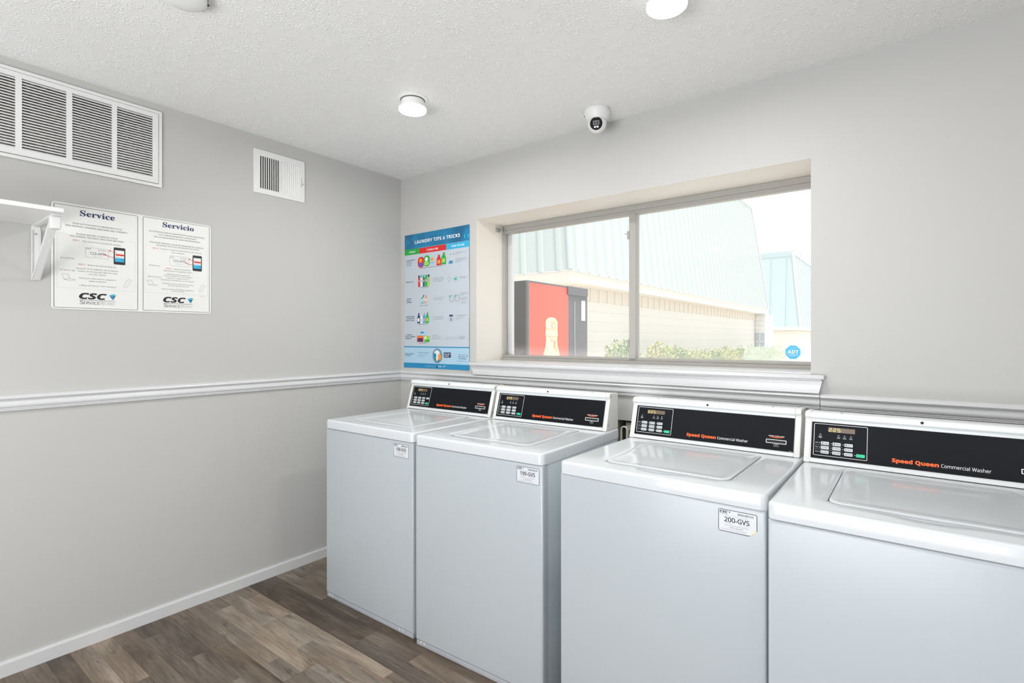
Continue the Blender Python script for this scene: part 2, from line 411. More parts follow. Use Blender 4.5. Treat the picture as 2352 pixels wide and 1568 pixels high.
mb = MB(); mb.box((0, YB, -.05), (XR, WT, 0), 'floor'); struct(mb.build('floor'))
mb = MB(); mb.box((-.12, YB - .12, ZC), (XR + .12, WT, ZC + .1), 'ceiling'); struct(mb.build('ceiling'))
mb = MB(); mb.box((-.12, YB - .12, -.05), (0, WT, ZC), 'wall'); struct(mb.build('wall_left'))
mb = MB(); mb.box((XR, YB - .12, -.05), (XR + .12, WT, ZC), 'wall'); struct(mb.build('wall_right'))
mb = MB(); mb.box((0, YB - .12, -.05), (XR, YB, ZC), 'wall'); struct(mb.build('wall_back'))
# window wall as cells, leaving the window opening and the supply box recess
mb = MB()
xs = [0, WX0, HX0, HX1, WX1, XR]; zs = [-.05, HZ0, HZ1, WZ0, WZ1, ZC]
vid = {}
def wv(x, y, z):
    k = (x, y, z)
    if k not in vid: vid[k] = len(mb.v); mb.v.append(k)
    return vid[k]
wi = mb.m('wall'); ri = mb.m('reveal')
def wq(pts, i): mb.f.append([wv(*p) for p in pts]); mb.mi.append(i); mb.sm.append(False)
for a, b in zip(xs, xs[1:]):
    for c, d in zip(zs, zs[1:]):
        if a >= WX0 and b <= WX1 and c >= WZ0 and d <= WZ1: continue
        if not (a == HX0 and c == HZ0):
            wq([(a, 0, c), (b, 0, c), (b, 0, d), (a, 0, d)], wi)
        wq([(a, WT, d), (b, WT, d), (b, WT, c), (a, WT, c)], wi)
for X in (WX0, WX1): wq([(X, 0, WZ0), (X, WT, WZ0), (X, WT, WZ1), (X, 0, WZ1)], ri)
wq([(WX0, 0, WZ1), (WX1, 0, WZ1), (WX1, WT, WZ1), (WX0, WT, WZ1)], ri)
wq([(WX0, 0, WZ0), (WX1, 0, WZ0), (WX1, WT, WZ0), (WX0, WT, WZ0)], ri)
struct(mb.build('wall_window'))

# white baseboard along the left wall (short, scuffed)
mb = MB()
prof = [(0, 0), (.014, 0), (.014, .05), (.010, .058), (0, .058)]
mb.prism(prof, YB, 0, 'trim', lambda u, v, w_: (u, w_, v)); struct(mb.build('baseboard_left', fix=True))
mb = MB(); mb.prism(prof, 0, XR, 'trim', lambda u, v, w_: (w_, -u, v)); struct(mb.build('baseboard_window', fix=True))

# chair rail
rp = [(0, 1.041), (.010, 1.041), (.0125, 1.044), (.010, 1.0465), (.0135, 1.050), (.0115, 1.053), (.0165, 1.057), (.0185, 1.063), (.017, 1.070),
      (.0135, 1.077), (.0125, 1.081), (.0155, 1.085), (.0215, 1.089), (.023, 1.092), (.021, 1.097), (.010, 1.1045), (0, 1.1065)]
mb = MB(); mb.prism(rp, YB, 0, 'trim', lambda u, v, w_: (u, w_, v), True); struct(mb.build('trim_1', fix=True))
mb = MB(); mb.prism(rp, 0, 2.5485, 'trim', lambda u, v, w_: (w_, -u, v), True); struct(mb.build('trim_2', fix=True))
mb = MB(); mb.prism([(a, b - .0015) for a, b in rp], 2.5505, XR, 'trim', lambda u, v, w_: (w_, -u, v), True); struct(mb.build('trim_3', fix=True))

# ------------------------------------------------------------------ window
win = bpy.data.objects.new('window_1', None); COL.objects.link(win); struct(win)
def X(u, v, w_): return (u, w_, v)
FY0, FY1 = .262, .30
def bar(x0, z0, x1, z1, y0, y1, mt='frame_w', r=.002, mb_=None): mb_.bbox((x0, y0, z0), (x1, y1, z1), mt, r, 1)
mb = MB()
bar(WX0, WZ1 - .052, WX1, WZ1, FY0, FY1, mb_=mb); bar(WX0, WZ1 - .030, WX1, WZ1, FY0 - .008, FY0 + .002, mb_=mb)
bar(WX0, WZ0, WX1, WZ0 + .020, FY0 - .012, FY1, mb_=mb); bar(WX0, WZ0 + .020, WX1, WZ0 + .036, FY0, FY1, mb_=mb)
bar(WX0, WZ0 + .036, WX0 + .016, WZ1 - .052, FY0, FY1, mb_=mb); bar(WX1 - .016, WZ0 + .036, WX1, WZ1 - .052, FY0, FY1, mb_=mb)
mb.build('window_frame', win)
mb = MB()   # outer stop, pale
for x0, x1 in ((WX0 + .004, WX0 + .048), (WX1 - .03, WX1 - .004)): bar(x0, WZ0 + .03, x1, WZ1 - .05, FY1, WT - .002, 'trim', mb_=mb)
mb.build('outer_stop', win)
MX0, MX1 = 1.600, 1.640
mb = MB(); bar(MX0, WZ0 + .030, MX1, WZ1 - .048, FY0 - .010, FY1 + .004, mb_=mb)
bar(MX0 - .006, WZ0 + .036, MX0 + .004, WZ1 - .052, FY0 + .004, FY1 - .002, mb_=mb)
mb.build('mullion', win)
for z in (1.90, 1.30):
    mb = MB(); mb.bbox((MX0 - .010, FY0 - .016, z - .022), (MX0 + .002, FY0 - .004, z + .022), 'frame_w', .002)
    mb.bbox((MX0 - .024, FY0 - .013, z + .006), (MX0 - .006, FY0 - .007, z + .012), 'rail_grey', .001)
    mb.build('latch', win)
for x0, x1 in ((WX0 + .016, MX0), (MX1, WX1 - .016)):
    mb = MB(); mb.rect(x0, WZ0 + .036, x1, WZ1 - .052, 'glass', X, FY0 + .024); mb.build('glass_pane', win)
# stool and apron
mb = MB(); mb.bbox((.672, -.040, 1.163), (2.566, .0, 1.181), 'trim', .003, 2)
mb.bbox((.684, -.034, 1.157), (2.556, .0, 1.164), 'trim', .002, 1)
mb.box((WX0, -.002, 1.181), (WX1, FY0 - .012, 1.187), 'trim'); mb.build('window_sill', win)
mb = MB(); mb.prism([(.692, 1.1065), (2.546, 1.1065), (2.558, 1.158), (.680, 1.158)], -.024, 0, 'trim', lambda u, v, w_: (u, w_, v)); mb.build('sill_apron', win, fix=True)

# round security sticker on the glass (top-level: it is stuck on, a thing of its own)
adt = MB(); ay = FY0 + .0215
def TA(u, v, w_): return (u, ay - w_, v)
ac = (2.405, 1.264)
oc = lambda r, rx=1: [(ac[0] + rx * r * math.cos(rad(22.5 + 45 * i)), ac[1] + r * math.sin(rad(22.5 + 45 * i))) for i in range(8)]
adt.prism(oc(.0335), 0, .0006, 'adt', TA)
adt.text('ADT', ac[0], ac[1] - .006, .016, 'print_w', TA, .0009, width=.045, align='C', style='b')
adt.text('SECURITY', ac[0], ac[1] - .014, .0035, 'print_w', TA, .0009, width=.04, align='C', style='b')
adt.text('MONITORED', ac[0], ac[1] - .020, .002, 'print_w', TA, .0009, width=.022, align='C')
adt.text('PROTECTED BY', ac[0], ac[1] + .017, .0025, 'print_w', TA, .0009, width=.026, align='C')
tag(adt.build('security_sticker', fix=True), 'blue octagonal security sticker low in the right window pane', 'sticker')

# curtain rod bracket left in the top corner of the reveal
t = thing('curtain_bracket', 'small beige rod bracket in the top left corner of the window recess', 'bracket', (WX0, .2, 2.03))
mb = MB(); mb.bbox((0, -.012, -.012), (.004, .030, .018), 'frame_w', .001); mb.build('mounting_plate', t)
mb = MB(); mb.bbox((.003, .012, -.010), (.030, .026, .016), 'frame_w', .002)
mb.box((.024, .010, -.003), (.027, .014, .003), 'hole'); mb.box((.012, .0105, .004), (.020, .0125, .010), 'hole'); mb.box((.010, .0105, -.008), (.016, .0125, -.003), 'hole'); mb.build('cup', t)

# ================================================================== LEFT WALL
def TL(y0, z0):   # plate frame on the left wall; u runs to the right in the picture (+Y), v up, w into the room
    return lambda u, v, w_: (w_, y0 + u, z0 + v)
def loc(o, p):    # parts modelled in world coordinates under an Empty at p
    return lambda x, y, z: (x - p[0], y - p[1], z - p[2])

# large return-air grille
gy0, gy1, gz0, gz1 = -2.44, -1.475, 2.044, 2.402
P = (0, gy0, gz0); t = thing('return_air_grille', 'large white return air grille with rows of horizontal louvers high on left wall', 'vent', P)
def TG(u, v, w_): return (w_, u - gy0, v - gz0)
mb = MB()
cols = [(-1.652, -1.513), (-1.809, -1.670), (-1.967, -1.828), (-2.125, -1.986), (-2.283, -2.144), (-2.41, -2.302)]
a, b = 2.083, 2.368
# outer flange ring
def gbar(y0, z0, y1, z1, w0, w1): mb.box((w0, y0 - gy0, z0 - gz0), (w1, y1 - gy0, z1 - gz0), 'grille')
gbar(gy0, gz0, gy1, gz0 + .013, 0, .010); gbar(gy0, gz1 - .013, gy1, gz1, 0, .010)
gbar(gy1 - .013, gz0 + .013, gy1, gz1 - .013, 0, .010); gbar(gy0, gz0 + .013, gy0 + .013, gz1 - .013, 0, .010)
mb.build('outer_flange', t)
mb = MB(); mb.box((.0005, .010, .010), (.0015, gy1 - gy0 - .010, gz1 - gz0 - .010), 'dust'); mb.build('filter', t)
mb = MB()
iy0, iy1, iz0, iz1 = gy0 + .015, gy1 - .0155, gz0 + .0155, gz1 - .0155
gbar(iy0, b, iy1, iz1, .003, .013); gbar(iy0, iz0, iy1, a, .003, .013)
edges = [iy1] + [q for c in cols for q in (c[1], c[0])] + [iy0]
for i in range(0, len(edges), 2): gbar(edges[i + 1], a, edges[i], b, .003, .013)
mb.build('face_panel', t)
for c0, c1 in cols:
    mb = MB(); n = 25
    for i in range(n):
        z = a + (i + .5) * (b - a) / n
        mb.add([TG(c0, z - .0050, .0115), TG(c1, z - .0050, .0115), TG(c1, z - .0018, .0120), TG(c0, z - .0018, .0120),
                TG(c0, z + .0048, .0030), TG(c1, z + .0048, .0030)], [(0, 1, 2, 3), (3, 2, 5, 4), (0, 4, 5, 1)], 'grille')
    mb.build('louver_bank', t)

# small supply register
y0, y1, z0, z1 = -1.036, -.738, 2.125, 2.363
t = thing('supply_register', 'small white wall register, left half of its vertical slats open and dark', 'vent', (0, y0, z0))
W_, H_ = y1 - y0, z1 - z0
mb = MB()
def rb(u0, v0, u1, v1, w0, w1): mb.box((w0, u0, v0), (w1, u1, v1), 'grille')
fu0, fum0, fum1, fu1, fv0, fv1 = .032, .143, .158, .262, .028, .205
rb(0, 0, W_, fv0, 0, .007); rb(0, fv1, W_, H_, 0, .007); rb(0, fv0, fu0, fv1, 0, .007); rb(fu1, fv0, W_, fv1, 0, .007); rb(fum0, fv0, fum1, fv1, .001, .007)
mb.bbox((.006, .277, .085), (.0085, .280, .135), 'rail_grey', .0005); mb.lathe([(0, .010), (.004, .010), (.004, .006)], 'rail_grey', lambda x, y, z: (z, .288 + x, .105 + y), 12)
mb.build('faceplate', t)
mb = MB(); mb.box((.0003, .01, .01), (.0008, W_ - .01, H_ - .01), 'dark'); mb.build('duct_shade', t)  # black sheet on the wall, paints the shade behind the slats
for k, (ua, ub, op) in enumerate(((fu0, fum0, True), (fum1, fu1, False))):
    mb = MB(); n = 9
    for i in range(n + (1 if op else 0)):
        u = ua + (i + (0 if op else .5)) * (ub - ua) / n
        if op: mb.box((.001, u - .0018, fv0), (.009, u + .0018, fv1), 'grille')
        else:
            hw = (ub - ua) / n / 2
            mb.add([(.002, u - hw, fv0), (.0065, u + hw, fv0), (.0065, u + hw, fv1), (.002, u - hw, fv1)], [(0, 1, 2, 3)], 'grille')
            mb.add([(.0065, u + hw, fv0), (.0015, u + hw, fv0), (.0015, u + hw, fv1), (.0065, u + hw, fv1)], [(0, 1, 2, 3)], 'grille')
    mb.build('slat_bank', t)

# two-language service sign (one sheet)
sy0, sz0, SW, SH = -1.876, 1.452, .623, .4485
T0 = lambda u, v, w_: (w_, u, v)
sgn = MB()
sgn.prism(rrect(0, 0, SW, SH, .013, 6), .001, .003, 'paper', T0)
w1 = .0034
def csc_logo(mb, u, v, k, T, w_, name='ServiceWorks', dark='print_k'):
    mb.text('CSC', u, v, .0245 * k, dark, T, w_, width=.098 * k, style='bi', bold=.03, shear=.05)
    # three-facet arrow
    tx = u + .104 * k; ty = v + .028 * k
    mb.flat([(tx, ty - .008 * k), (tx + .024 * k, ty), (tx + .018 * k, ty - .012 * k)], 'p_cyan', T, w_)
    mb.flat([(tx + .003 * k, ty - .010 * k), (tx + .018 * k, ty - .012 * k), (tx + .017 * k, ty - .029 * k)], 'p_band', T, w_)
    mb.flat([(tx + .018 * k, ty - .012 * k), (tx + .025 * k, ty - .006 * k), (tx + .019 * k, ty - .028 * k)], 'navy', T, w_)
    mb.flat([(tx + .022 * k, ty - .005 * k), (tx + .030 * k, ty - .003 * k), (tx + .024 * k, ty - .016 * k)], 'p_lime', T, w_)
def phone(mb, u0, v0, u1, v1, T):
    hw = u1 - u0; hh = v1 - v0
    mb.flat(rrect(u0, v0, u1, v1, .004), 'print_k', T, w1)
    mb.rect(u0 + .1 * hw, v0 + .16 * hh, u1 - .1 * hw, v1 - .16 * hh, 'paper', T, w1 + .0003)
    mb.rect(u0 + .1 * hw, v0 + .16 * hh, u1 - .1 * hw, v0 + .36 * hh, 'p_cyan', T, w1 + .0006)
    mb.rect(u0 + .1 * hw, v0 + .36 * hh, u1 - .1 * hw, v0 + .44 * hh, 'p_lblue', T, w1 + .0006)
    mb.rect(u0 + .16 * hw, v0 + .52 * hh, u1 - .12 * hw, v0 + .62 * hh, 'red', T, w1 + .0006)
    mb.rect(u0 + .6 * hw, v0 + .30 * hh, u1 - .15 * hw, v0 + .33 * hh, 'navy', T, w1 + .0009)
def arrow(mb, p, q, T):
    d = Vector((q[0] - p[0], q[1] - p[1])).normalized(); n = Vector((-d.y, d.x))
    mid = ((p[0] + q[0]) / 2 - n.x * .0, (p[1] + q[1]) / 2 - .002)
    mb.poly_line([p, mid, q], .0016, 'red', T, w1 + .0012)
    mb.flat([(q[0] + d.x * .006, q[1] + d.y * .006), (q[0] + n.x * .004, q[1] + n.y * .004), (q[0] - n.x * .004, q[1] - n.y * .004)], 'red', T, w1 + .0014)
def laptop(mb, u, v, k, T):
    t_ = .0008
    mb.poly_line([(u, v + .027 * k), (u + .019 * k, v + .027 * k), (u + .026 * k, v + .009 * k), (u + .006 * k, v + .005 * k), (u, v + .027 * k)], t_, 'print_grey', T, w1)
    mb.poly_line([(u + .006 * k, v + .005 * k), (u + .026 * k, v + .009 * k), (u + .046 * k, v + .005 * k), (u + .028 * k, v), (u + .006 * k, v + .005 * k)], t_, 'print_grey', T, w1)
def handset(mb, u, v, k, T):
    mb.poly_line([(u, v + .004 * k), (u + .013 * k, v + .034 * k), (u + .024 * k, v + .038 * k), (u + .031 * k, v + .033 * k), (u + .014 * k, v + .002 * k), (u + .006 * k, v), (u, v + .004 * k)], .0008, 'print_grey', T, w1)
    mb.poly_line([(u + .008 * k, v + .006 * k), (u + .022 * k, v + .032 * k)], .0006, 'print_lgrey', T, w1)
TX = lambda b_, u, v, wd, h=.0062, mt='print_grey', st='r', al='L', bo=0: sgn.text(b_, u, v, h, mt, T0, w1, width=wd, style=st, align=al, bold=bo)
def servicew(u, v):
    for b_, du, h_, wd, mt_ in (('S', 0, .0155, .0105, 'print_k'), ('ERVICE', .0125, .0118, .0555, 'print_k'), ('W', .0700, .0155, .0165, 'print_lgrey'), ('ORKS', .0880, .0118, .0365, 'print_lgrey')):
        sgn.text(b_, u + du, v, h_, mt_, T0, w1, width=wd, style='r', shear=.12)
border(sgn, .008, .006, .306, .441, .005, .0016, 'print_k', T0, w1)
border(sgn, .326, .007, .615, .443, .005, .0016, 'print_k', T0, w1)
sgn.text('Service', .0945, .403, .0235, 'navy', T0, w1, width=.124, style='s', bold=.012)
TX('YOUR SATISFACTION IS IMPORTANT TO US', .069, .364, .175, mt='print_k', bo=.006); TX('AND PROPERLY WORKING MACHINES ARE A PRIORITY', .046, .352, .220, mt='print_k', bo=.006)
TX('PLEASE REPORT A SERVICE ISSUE', .083, .320, .145, mt='print_k', bo=.006); TX('FOLLOWING THE EASY TWO-STEP METHOD', .061, .309, .189, mt='print_k', bo=.006)
TX('STEP 1:', .070, .292, .023, .0065, 'coral', 'b'); TX('Take note of the machine ID number.', .101, .292, .141, .0065)
border(sgn, .114, .227, .195, .271, .003, .0007, 'print_grey', T0, w1)
sgn.text('CSC', .117, .263, .004, 'print_k', T0, w1, width=.016, style='bi'); TX('||||||||||||', .158, .262, .03, .004)
TX('123-APP', .129, .241, .053, .011, 'print_k'); TX('www.csc.com', .142, .233, .03, .0025)
phone(sgn, .214, .208, .2575, .284, T0); arrow(sgn, (.224, .262), (.201, .266), T0); arrow(sgn, (.214, .238), (.185, .245), T0)
TX('Download Here', .029, .214, .048, .005); TX('CSC Service App', .028, .163, .050, .005)
TX('STEP 2:', .089, .191, .024, .0065, 'coral', 'b'); TX('Report the service issue by:', .121, .191, .102, .0065)
TX('Using the CSC ServiceWorks Service Request', .081, .174, .150); TX('Simply scan the barcode, select the issue', .087, .163, .140); TX('and click "Submit"', .125, .152, .062)
laptop(sgn, .035, .121, 1, T0); handset(sgn, .251, .107, 1, T0)
TX('Using our online service request at', .091, .133, .132); TX('www.cscsw.com', .126, .122, .061); TX('Calling toll free at 1-877-264-6622', .092, .102, .131)
border(sgn, .019, .090, .295, .318, .003, .0006, 'print_lgrey', T0, .00308); sgn.rect(.058, .3155, .255, .3205, 'paper', T0, .0032)
csc_logo(sgn, .091, .047, 1, T0, w1); sgn.line((.092, .042), (.220, .042), .0014, 'print_k', T0, w1)
servicew(.094, .024)
# Spanish half
sgn.text('Servicio', .406, .408, .0225, 'navy', T0, w1, width=.137, style='s', bold=.012)
for b_, u, v, wd in (('SU SATISFACCION ES IMPORTANTE PARA NOSOTROS', .351, .378, .240), ('Y EL FUNCIONAMIENTO APROPIADO', .389, .366, .165), ('DE LAS MAQUINAS ES NUESTRA PRIORIDAD', .372, .354, .200),
                     ('POR FAVOR, REPORTE CUALQUIER PROBLEMA DEL SERVICIO,', .353, .326, .236), ('SIGUIENDO ESTE FACIL METODO DE DOS PASOS', .380, .315, .186)):
    TX(b_, u, v, wd, .0060, 'print_k', bo=.006)
TX('PASO 1:', .363, .299, .029, .006, 'coral', 'b'); TX('Anote el numero de identificacion (ID number)', .398, .300, .181, .0058); TX('de la maquina.', .445, .288, .056, .0058)
border(sgn, .436, .228, .518, .275, .003, .0007, 'print_grey', T0, w1)
sgn.text('CSC', .439, .266, .004, 'print_k', T0, w1, width=.016, style='bi'); TX('||||||||||||', .481, .265, .03, .004)
TX('123-APP', .451, .247, .054, .011, 'print_k'); TX('www.csc.com', .464, .237, .03, .0025)
phone(sgn, .537, .212, .5795, .289, T0); arrow(sgn, (.547, .262), (.523, .267), T0); arrow(sgn, (.537, .241), (.508, .247), T0)
TX('Descargue aqui', .350, .218, .046, .005); TX('Aplicacion CSC Service', .345, .165, .058, .0045)
TX('PASO 2:', .420, .209, .028, .006, 'coral', 'b'); TX('Reporte el problema', .456, .209, .073, .006); TX('del servicio de la siguiente manera:', .411, .198, .126, .006)
for b_, u, v, wd in (('Utilizando nuestra aplicacion', .422, .183, .104), ('"CSC ServiceWorks Service Request"', .411, .174, .127), ('escanee el codigo de barras,', .423, .164, .100), ('seleccione el problema y envie "Submit"', .399, .154, .148),
                     ('Utilizando nuestra solicitud de servicio', .404, .137, .138), ('en linea www.cscsw.com', .429, .128, .090), ('Llame al numero de telefono gratuito al', .402, .110, .140), ('1-877-264-6622', .445, .101, .056)):
    TX(b_, u, v, wd, .0055)
laptop(sgn, .343, .123, .95, T0); handset(sgn, .566, .109, .95, T0)
border(sgn, .334, .091, .607, .318, .003, .0006, 'print_lgrey', T0, .00308); sgn.rect(.350, .3155, .592, .3205, 'paper', T0, .0032)
TX('REV 0417', .572, .085, .028, .003, 'coral')
csc_logo(sgn, .408, .050, 1, T0, w1); sgn.line((.409, .0445), (.535, .0445), .0014, 'print_k', T0, w1)
servicew(.411, .026)
so = sgn.build('service_sign'); so.location = (0, sy0, sz0)
tag(so, 'white English and Spanish service instructions sign on the left wall beside the shelf', 'sign')

# shelf with one folding bracket in view
sh = thing('wall_shelf', 'white wall shelf at the left edge, over the end of the service sign', 'shelf', (0, -3.4, 1.788))
mb = MB(); mb.bbox((0.001, 0, 0), (.3635, 1.490, .0185), 'white', .002, 1); mb.build('shelf_board', sh)
for yb in (1.489, .35):
    y = yb - .012
    mb = MB(); mb.bbox((.0, y - .014, -.222), (.0035, y + .014, -.001), 'white', .001); mb.bbox((.0035, y - .014, -.205), (.010, y - .0115, -.020), 'white', .0008, 1); mb.bbox((.0035, y + .0115, -.205), (.010, y + .014, -.020), 'white', .0008, 1)
    mb.lathe([(0, .0062), (.0035, .0062), (.005, .0035)], 'rail_grey', lambda a_, b_, c_: (c_, y + a_, -.035 + b_), 12)
    mb.bbox((.0, y - .014, -.0045), (.33, y + .014, -.0005), 'white', .001)
    v0 = Vector((.008, 0, -.218)); v1 = Vector((.295, 0, -.012)); d = (v1 - v0).normalized(); nn = Vector((-d.z, 0, d.x))
    def TB(u, v, w_, v0=v0, d=d, nn=nn, y=y): p = v0 + d * u + nn * v; return (p.x, y + w_, p.z)
    L_ = (v1 - v0).length
    mb.bbox((0, -.004, -.0115), (L_, -.0015, .0115), 'white', .001, 1, TB); mb.bbox((0, -.004, -.0135), (L_, .008, -.0115), 'white', .0008, 1, TB); mb.bbox((0, -.004, .0115), (L_, .008, .0135), 'white', .0008, 1, TB)
    mb.bbox((.278, y - .016, -.052), (.312, y + .016, -.004), 'white', .006, 3)
    mb.build('bracket', sh, fix=True)

# ================================================================== CEILING THINGS
def ceiling_light(x, y, label, group='round ceiling lights'):
    t = thing('ceiling_light', label, 'ceiling light', (x, y, ZC), 0, group)
    mb = MB(); mb.lathe([(0, 0), (.070, 0), (.0705, -.003), (.066, -.006), (.056, -.007)], 'white', None, 40); mb.build('base_ring', t)
    mb = MB(); mb.lathe([(.053, -.004), (.053, -.042), (.060, -.045)], 'white', None, 40); mb.lathe([(.0535, -.0065), (.0545, -.0095), (.0535, -.0105)], 'dgrey', None, 40); mb.build('housing', t)
    mb = MB(); mb.lathe([(.060, -.044), (.0635, -.046), (.0640, -.052), (.0625, -.056), (.045, -.0580), (0, -.0585)], 'lens', None, 40); mb.build('lens', t)
    l = bpy.data.lights.new('lamp_glow', 'AREA'); l.shape = 'DISK'; l.size = .12; l.energy = LAMP_W; l.color = (1, .985, .96)
    o = bpy.data.objects.new('lamp_glow', l); COL.objects.link(o); o.parent = t; o.location = (0, 0, -.0600)
ceiling_light(1.0, -.79, 'round white ceiling light, the one farther from the camera, near the corner')
ceiling_light(2.22, -.815, 'round white ceiling light cut by the top edge, right of the camera dome')
ceiling_light(1.0, -3.3, 'added round white ceiling light over the left side behind the camera')  # unseen lamps, this and the next two, added for more light
ceiling_light(2.3, -3.5, 'added round white ceiling light in the middle behind the camera')
ceiling_light(3.6, -3.3, 'added round white ceiling light over the right side behind the camera')

t = thing('smoke_detector', 'white round smoke detector at the top edge of the ceiling', 'smoke detector', (.985, -1.745, ZC))
mb = MB(); mb.lathe([(0, 0), (.071, 0), (.072, -.006), (.068, -.010)], 'white', None, 40); mb.build('base_plate', t)
mb = MB(); mb.lathe([(.062, -.008), (.066, -.012), (.064, -.026), (.052, -.034), (.02, -.037), (0, -.037)], 'white', None, 40)
for i in range(10):
    a_ = rad(36 * i); mb.bbox((.0645 * math.cos(a_) - .006, .0645 * math.sin(a_) - .006, -.022), (.0645 * math.cos(a_) + .006, .0645 * math.sin(a_) + .006, -.018), 'dgrey', .001)
mb.build('cover', t)

# turret security camera under the ceiling by the window wall
ccx, ccy = 1.625, -.165
t = thing('security_camera', 'white turret security camera with black lens face under the ceiling', 'security camera', (ccx, ccy, ZC))
mb = MB(); mb.lathe([(0, 0), (.060, 0), (.0625, -.004), (.0625, -.018), (.059, -.030), (.053, -.044), (.0495, -.050), (.046, -.053)], 'white', None, 48)
mb.lathe([(0, .0022), (.0035, .002), (.004, 0)], 'dgrey', lambda a_, b_, c_: (-.047 + a_, -.035 + c_, -.030 + b_), 10)
mb.build('mount', t)
aim = Vector((CAM[0] - ccx - .35, CAM[1] - ccy, CAM[2] + .05 - 2.375)).normalized()
q = aim.to_track_quat('Z', 'Y'); bc = Vector((0, 0, -.064))
TC = lambda x, y, z: tuple(bc + q @ Vector((x, y, z)))
mb = MB(); R_ = .0465
mb.lathe([(R_ * math.sin(rad(a_)), R_ * math.cos(rad(a_))) for a_ in range(180, 38, -6)] + [(.0305, .0362), (.0295, .0352)], 'white', TC, 48); mb.build('ball', t)
mb = MB(); mb.prism(ell(0, 0, .0298, .0298, 40), .0350, .0357, 'blk_gloss', TC)
up = q.inverted() @ Vector((0, 0, 1)); ux = Vector((up.y, -up.x, 0)).normalized(); uy = Vector((up.x, up.y, 0)).normalized()
TF = lambda u, v, w_: TC(*(ux * u + uy * v + Vector((0, 0, .0360 + w_))))
mb.prism(rrect(-.015, -.006, .015, .013, .002), 0, .0010, 'dgrey', TF); mb.prism(rrect(-.0115, -.0035, .0115, .0105, .002), .001, .0013, 'fascia', TF); mb.prism(ell(0, .0035, .0065, .0065), .0013, .0020, 'dgrey', TF); mb.prism(ell(0, .0035, .0035, .0035), .002, .0024, 'blk_gloss', TF)
for u in (-.0062, .0062): mb.prism(rrect(u - .0048, -.0195, u + .0048, -.0105, .0028), 0, .0012, 'print_w', TF); mb.prism(ell(u, -.015, .0018, .0018, 12), .0012, .0015, 'print_lgrey', TF)
mb.build('lens_face', t, fix=True)

# ================================================================== POSTER
pw, ph = .606, .915
po = MB()
def TPo(u, v, w_):
    wv_ = .0016 * (1 - math.cos(v * 14)) * (.3 + u) + .0035 * max(0, (u - .45) / .15) ** 2 + .003 * max(0, (.1 - u) / .1) ** 2 * max(0, (.25 - v) / .25)
    return (u - .012 * max(0, (.5 - v)) * (1 - u / .6), -(.001 + wv_ + w_), v)
g = 30; gx = 16
gv = [(pw * i / gx, ph * j / g) for j in range(g + 1) for i in range(gx + 1)]
po.add([TPo(u, v, .0) for u, v in gv], [(j * (gx + 1) + i, j * (gx + 1) + i + 1, (j + 1) * (gx + 1) + i + 1, (j + 1) * (gx + 1) + i) for j in range(g) for i in range(gx)], 'poster', True)
def band(u0, v0, u1, v1, mt, w_=.0004, n=8, nv=3):
    vs = [(u0 + (u1 - u0) * i / n, v0 + (v1 - v0) * j / nv) for j in range(nv + 1) for i in range(n + 1)]
    po.add([TPo(u, v, w_) for u, v in vs], [(j * (n + 1) + i, j * (n + 1) + i + 1, (j + 1) * (n + 1) + i + 1, (j + 1) * (n + 1) + i) for j in range(nv) for i in range(n)], mt)
band(0, .815, pw, ph, 'p_hdr', n=12); band(0, .776, .146, .815, 'p_green'); band(.146, .776, .402, .8135, 'p_red'); band(.402, .776, pw, .8135, 'p_cyan')
band(0, .140, pw, .147, 'p_band', n=12, nv=1); band(0, .034, pw, .140, 'p_lblue', n=12); band(0, 0, pw, .034, 'p_band', n=12)
for u, v in ((.582, .845), (.105, .862), (.03, .84)):
    po.ring([(u + .021 * math.cos(rad(a_)), v + .026 * math.sin(rad(a_)) + .01) for a_ in range(0, 181, 15)] + [(u - .021, v - .018), (u - .012, v - .018)][:0], [(u + .011 * math.cos(rad(a_)), v + .014 * math.sin(rad(a_)) + .01) for a_ in range(0, 181, 15)], 'p_band', TPo, .0007)
band(.561, .832, .571, .857, 'p_cyan', .0007, 1, 1); band(.593, .832, .603, .857, 'p_cyan', .0007, 1, 1)
W2 = .0010
PT = lambda b_, u, v, wd, h=.006, mt='navy', st='r', al='L', bo=0: po.text(b_, u, v, h, mt, TPo, W2, width=wd, style=st, align=al, bold=bo)
PT('LAUNDRY TIPS & TRICKS', .103, .8475, .422, .0215, 'print_w', 'b')
PT('I WANT', .045, .789, .066, .011, 'print_w', 'b'); PT('I COULD USE', .220, .788, .108, .012, 'print_w', 'b'); PT('HOW TO USE', .451, .788, .113, .012, 'print_w', 'b')
for i, b_ in enumerate(('CLEAN LAUNDRY.', 'NO SMELLS.', 'NO STAINS.', 'NO DINGE.')): PT(b_, .019, .736 - .0115 * i, .09 if i == 0 else .055, .006, st='b' if i == 0 else 'r')
def pack(u0, v0, u1, v1, m1, m2, m3=None):
    po.flat(rrect(u0, v0, u1, v1, min(u1 - u0, v1 - v0) * .38), m1, TPo, W2); w_ = u1 - u0; h_ = v1 - v0
    po.flat(rrect(u0 + .1 * w_, v0 + .1 * h_, u1 - .15 * w_, v0 + .45 * h_, .008), m2, TPo, W2 + .0003)
    if m3: po.flat(ell(u0 + .45 * w_, v0 + .66 * h_, .26 * w_, .2 * h_), m3, TPo, W2 + .0003)
